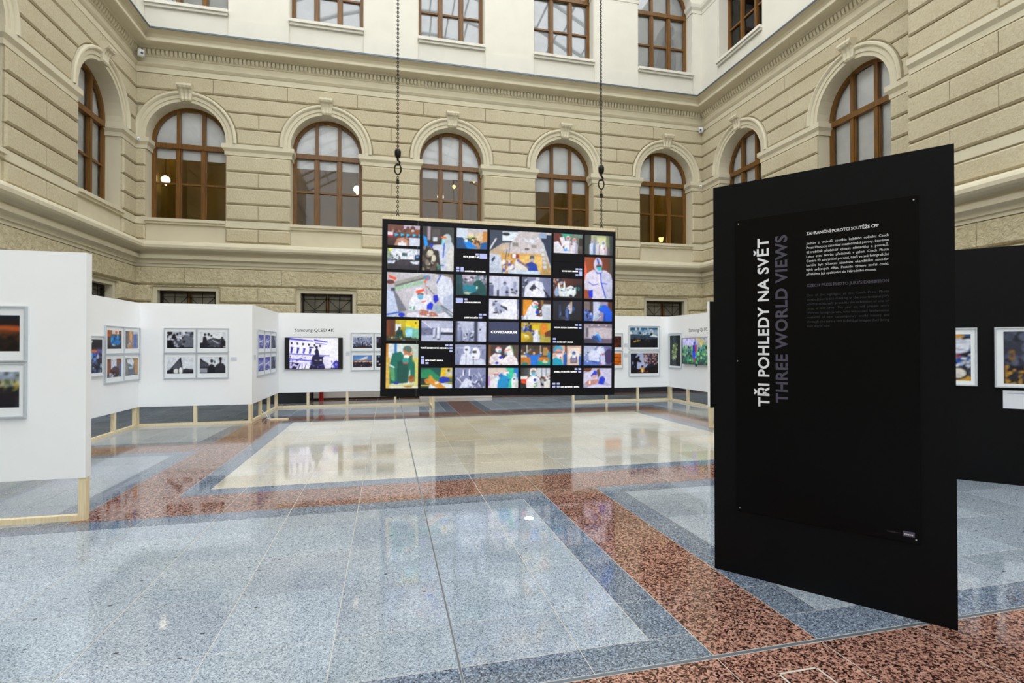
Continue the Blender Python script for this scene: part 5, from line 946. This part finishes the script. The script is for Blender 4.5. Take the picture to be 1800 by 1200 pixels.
text_mesh(['crave'], [(1.023, 1.062, 0.458, 0.470)], 0.02).build('badge_lettering', M['inkwhite'], po, (0, -0.0138, 0))
text_mesh(['Vytištěno v'], [(0.945, 1.005, 0.459, 0.468)], 0.0).build('maker_lettering', M['inkgrey'], po, (0, -0.0128, 0))
# ------------------------------------------------------------------ lamps behind the windows, sensors, loose bits
def globe(label, x, y, z, r, mat, rod=0.9, glow=0):
    g = thing('globe_lamp', label, 'lamp', (x, y, z)); MB().lathe([(0, -r)]+[(r*math.cos(a), r*math.sin(a)) for a in (-1.2, -.8, -.4, 0, .4, .8, 1.2)]+[(0, r)], n=16).build('globe', M[mat], g, smooth=True)
    MB().lathe([(r*.4, r*.9), (r*.45, r*1.05), (r*.15, r*1.2), (0.006, r*1.25), (0.006, rod)], n=10).build('stem', M['iron'], g)
    MB().lathe([(0.0, -r*1.35), (r*.25, -r*1.3), (r*.35, -r*.95), (0.0, -r*.9)], n=10).build('finial', M[mat], g)
    if glow:
        ld = bpy.data.lights.new('added_room_light', 'POINT'); ld.energy = glow; ld.color = (1.0, 0.78, 0.45); ld.shadow_soft_size = r*1.02
        lo = bpy.data.objects.new('added_room_light', ld); COL.objects.link(lo); lo.parent = g; lo.location = (0, -r*1.6, 0)
globe('lit white globe lamp in the arched window by the left corner', -6.007, 16.2, 6.13, 0.11, 'lamp')
globe('lit white globe lamp at the edge of the window over the television', -0.91, 16.55, 6.32, 0.115, 'lamp')
globe('lit globe lamp behind the mullion of the middle arched window', 1.68, 17.0, 6.39, 0.10, 'lamp')
for x, wh in ((-5.23, 'window by the left corner'), (-1.68, 'window over the television'), (1.87, 'middle arched window'), (5.42, 'window by the hanging chain'), (8.97, 'window by the right corner')):
    globe('added unseen globe lamp lighting the room behind the blinds of the '+wh, x, 17.2, 7.6, 0.11, 'lamp', glow=6, rod=0.5)  # unseen lamps, added only to brighten the rooms behind the windows
globe('small yellow glowing ball standing in for a chandelier reflection in the middle arched window', 2.125, 17.0, 6.76, 0.055, 'lampwarm', .5)  # glowing ball in place of a yellow chandelier reflection
for x, z in ((2.58, 6.90), (2.725, 6.86)):
    globe('small yellow globe lamp of the pair beside the frame of the middle window', x, 16.6, z, 0.045, 'lampwarm', .5)
for o in list(COL.objects):
    if o.get('label', '').startswith('small yellow globe lamp of the pair'): o['group'] = 'paired yellow lamps in the middle window'
dl = thing('table_lamp', 'small orange lamp on the ledge of the window by the right corner', 'lamp', (9.13, 16.05, 4.78))
MB().lathe([(0.05, 0), (0.05, 0.012), (0.012, 0.02), (0.01, 0.32)], n=12).build('base', M['iron'], dl); MB().lathe([(0.05, 0.30), (0.085, 0.43), (0.08, 0.43), (0.045, 0.30)], n=14).build('shade', M['lampwarm'], dl)
def sensor(label, loc, rot, s=1.0):
    g = thing('wall_sensor', label, 'sensor', loc, rot); MB().cbox(-0.07*s, 0.07*s, -0.10*s, 0.0, 0, 0.17*s, 0.02*s).build('housing', M['plastic'], g)
    MB().box(-0.02*s, 0.02*s, 0, 0.07*s, 0.05*s, 0.09*s).build('bracket', M['plastic'], g); MB().lathe([(0.0, 0), (0.03*s, 0.005), (0.03*s, 0.02)], n=10).build('lens', M['bezel'], g, (0, -0.10*s, 0.06*s), (math.pi/2, 0, 0))
sensor('white sensor box under the cornice in the corner of the left wall', (-6.25, 15.25, 9.02), math.radians(40))
sensor('white sensor box under the cornice in the corner of the right wall', (10.20, 15.30, 8.62), math.radians(-40))
sensor('tiny white camera at impost height in the corner of the left wall', (-6.33, 15.33, 6.86), math.radians(40), 0.45)
sensor('tiny white camera at impost height in the corner of the right wall', (10.20, 15.33, 6.80), math.radians(-40), 0.45)
lt = thing('pine_offcut', 'thin pine batten lying on the floor by the violet photograph panel', 'batten', (-2.15, 11.40, 0), 0.02)
MB().box(-0.17, 0.17, -0.03, 0.03, 0.0, 0.025).build('batten', M['pine'], lt)
tag(MB().tube([(-2.60, 11.95, 0.14), (-2.50, 11.93, 0.03), (-2.45, 11.80, 0.008), (-2.36, 11.66, 0.008), (-2.42, 11.52, 0.008), (-2.30, 11.44, 0.012)], 0.007, 8).build('power_cable', M['plastic'], smooth=True), 'short white cable lying on the floor by the pine batten', 'cable')
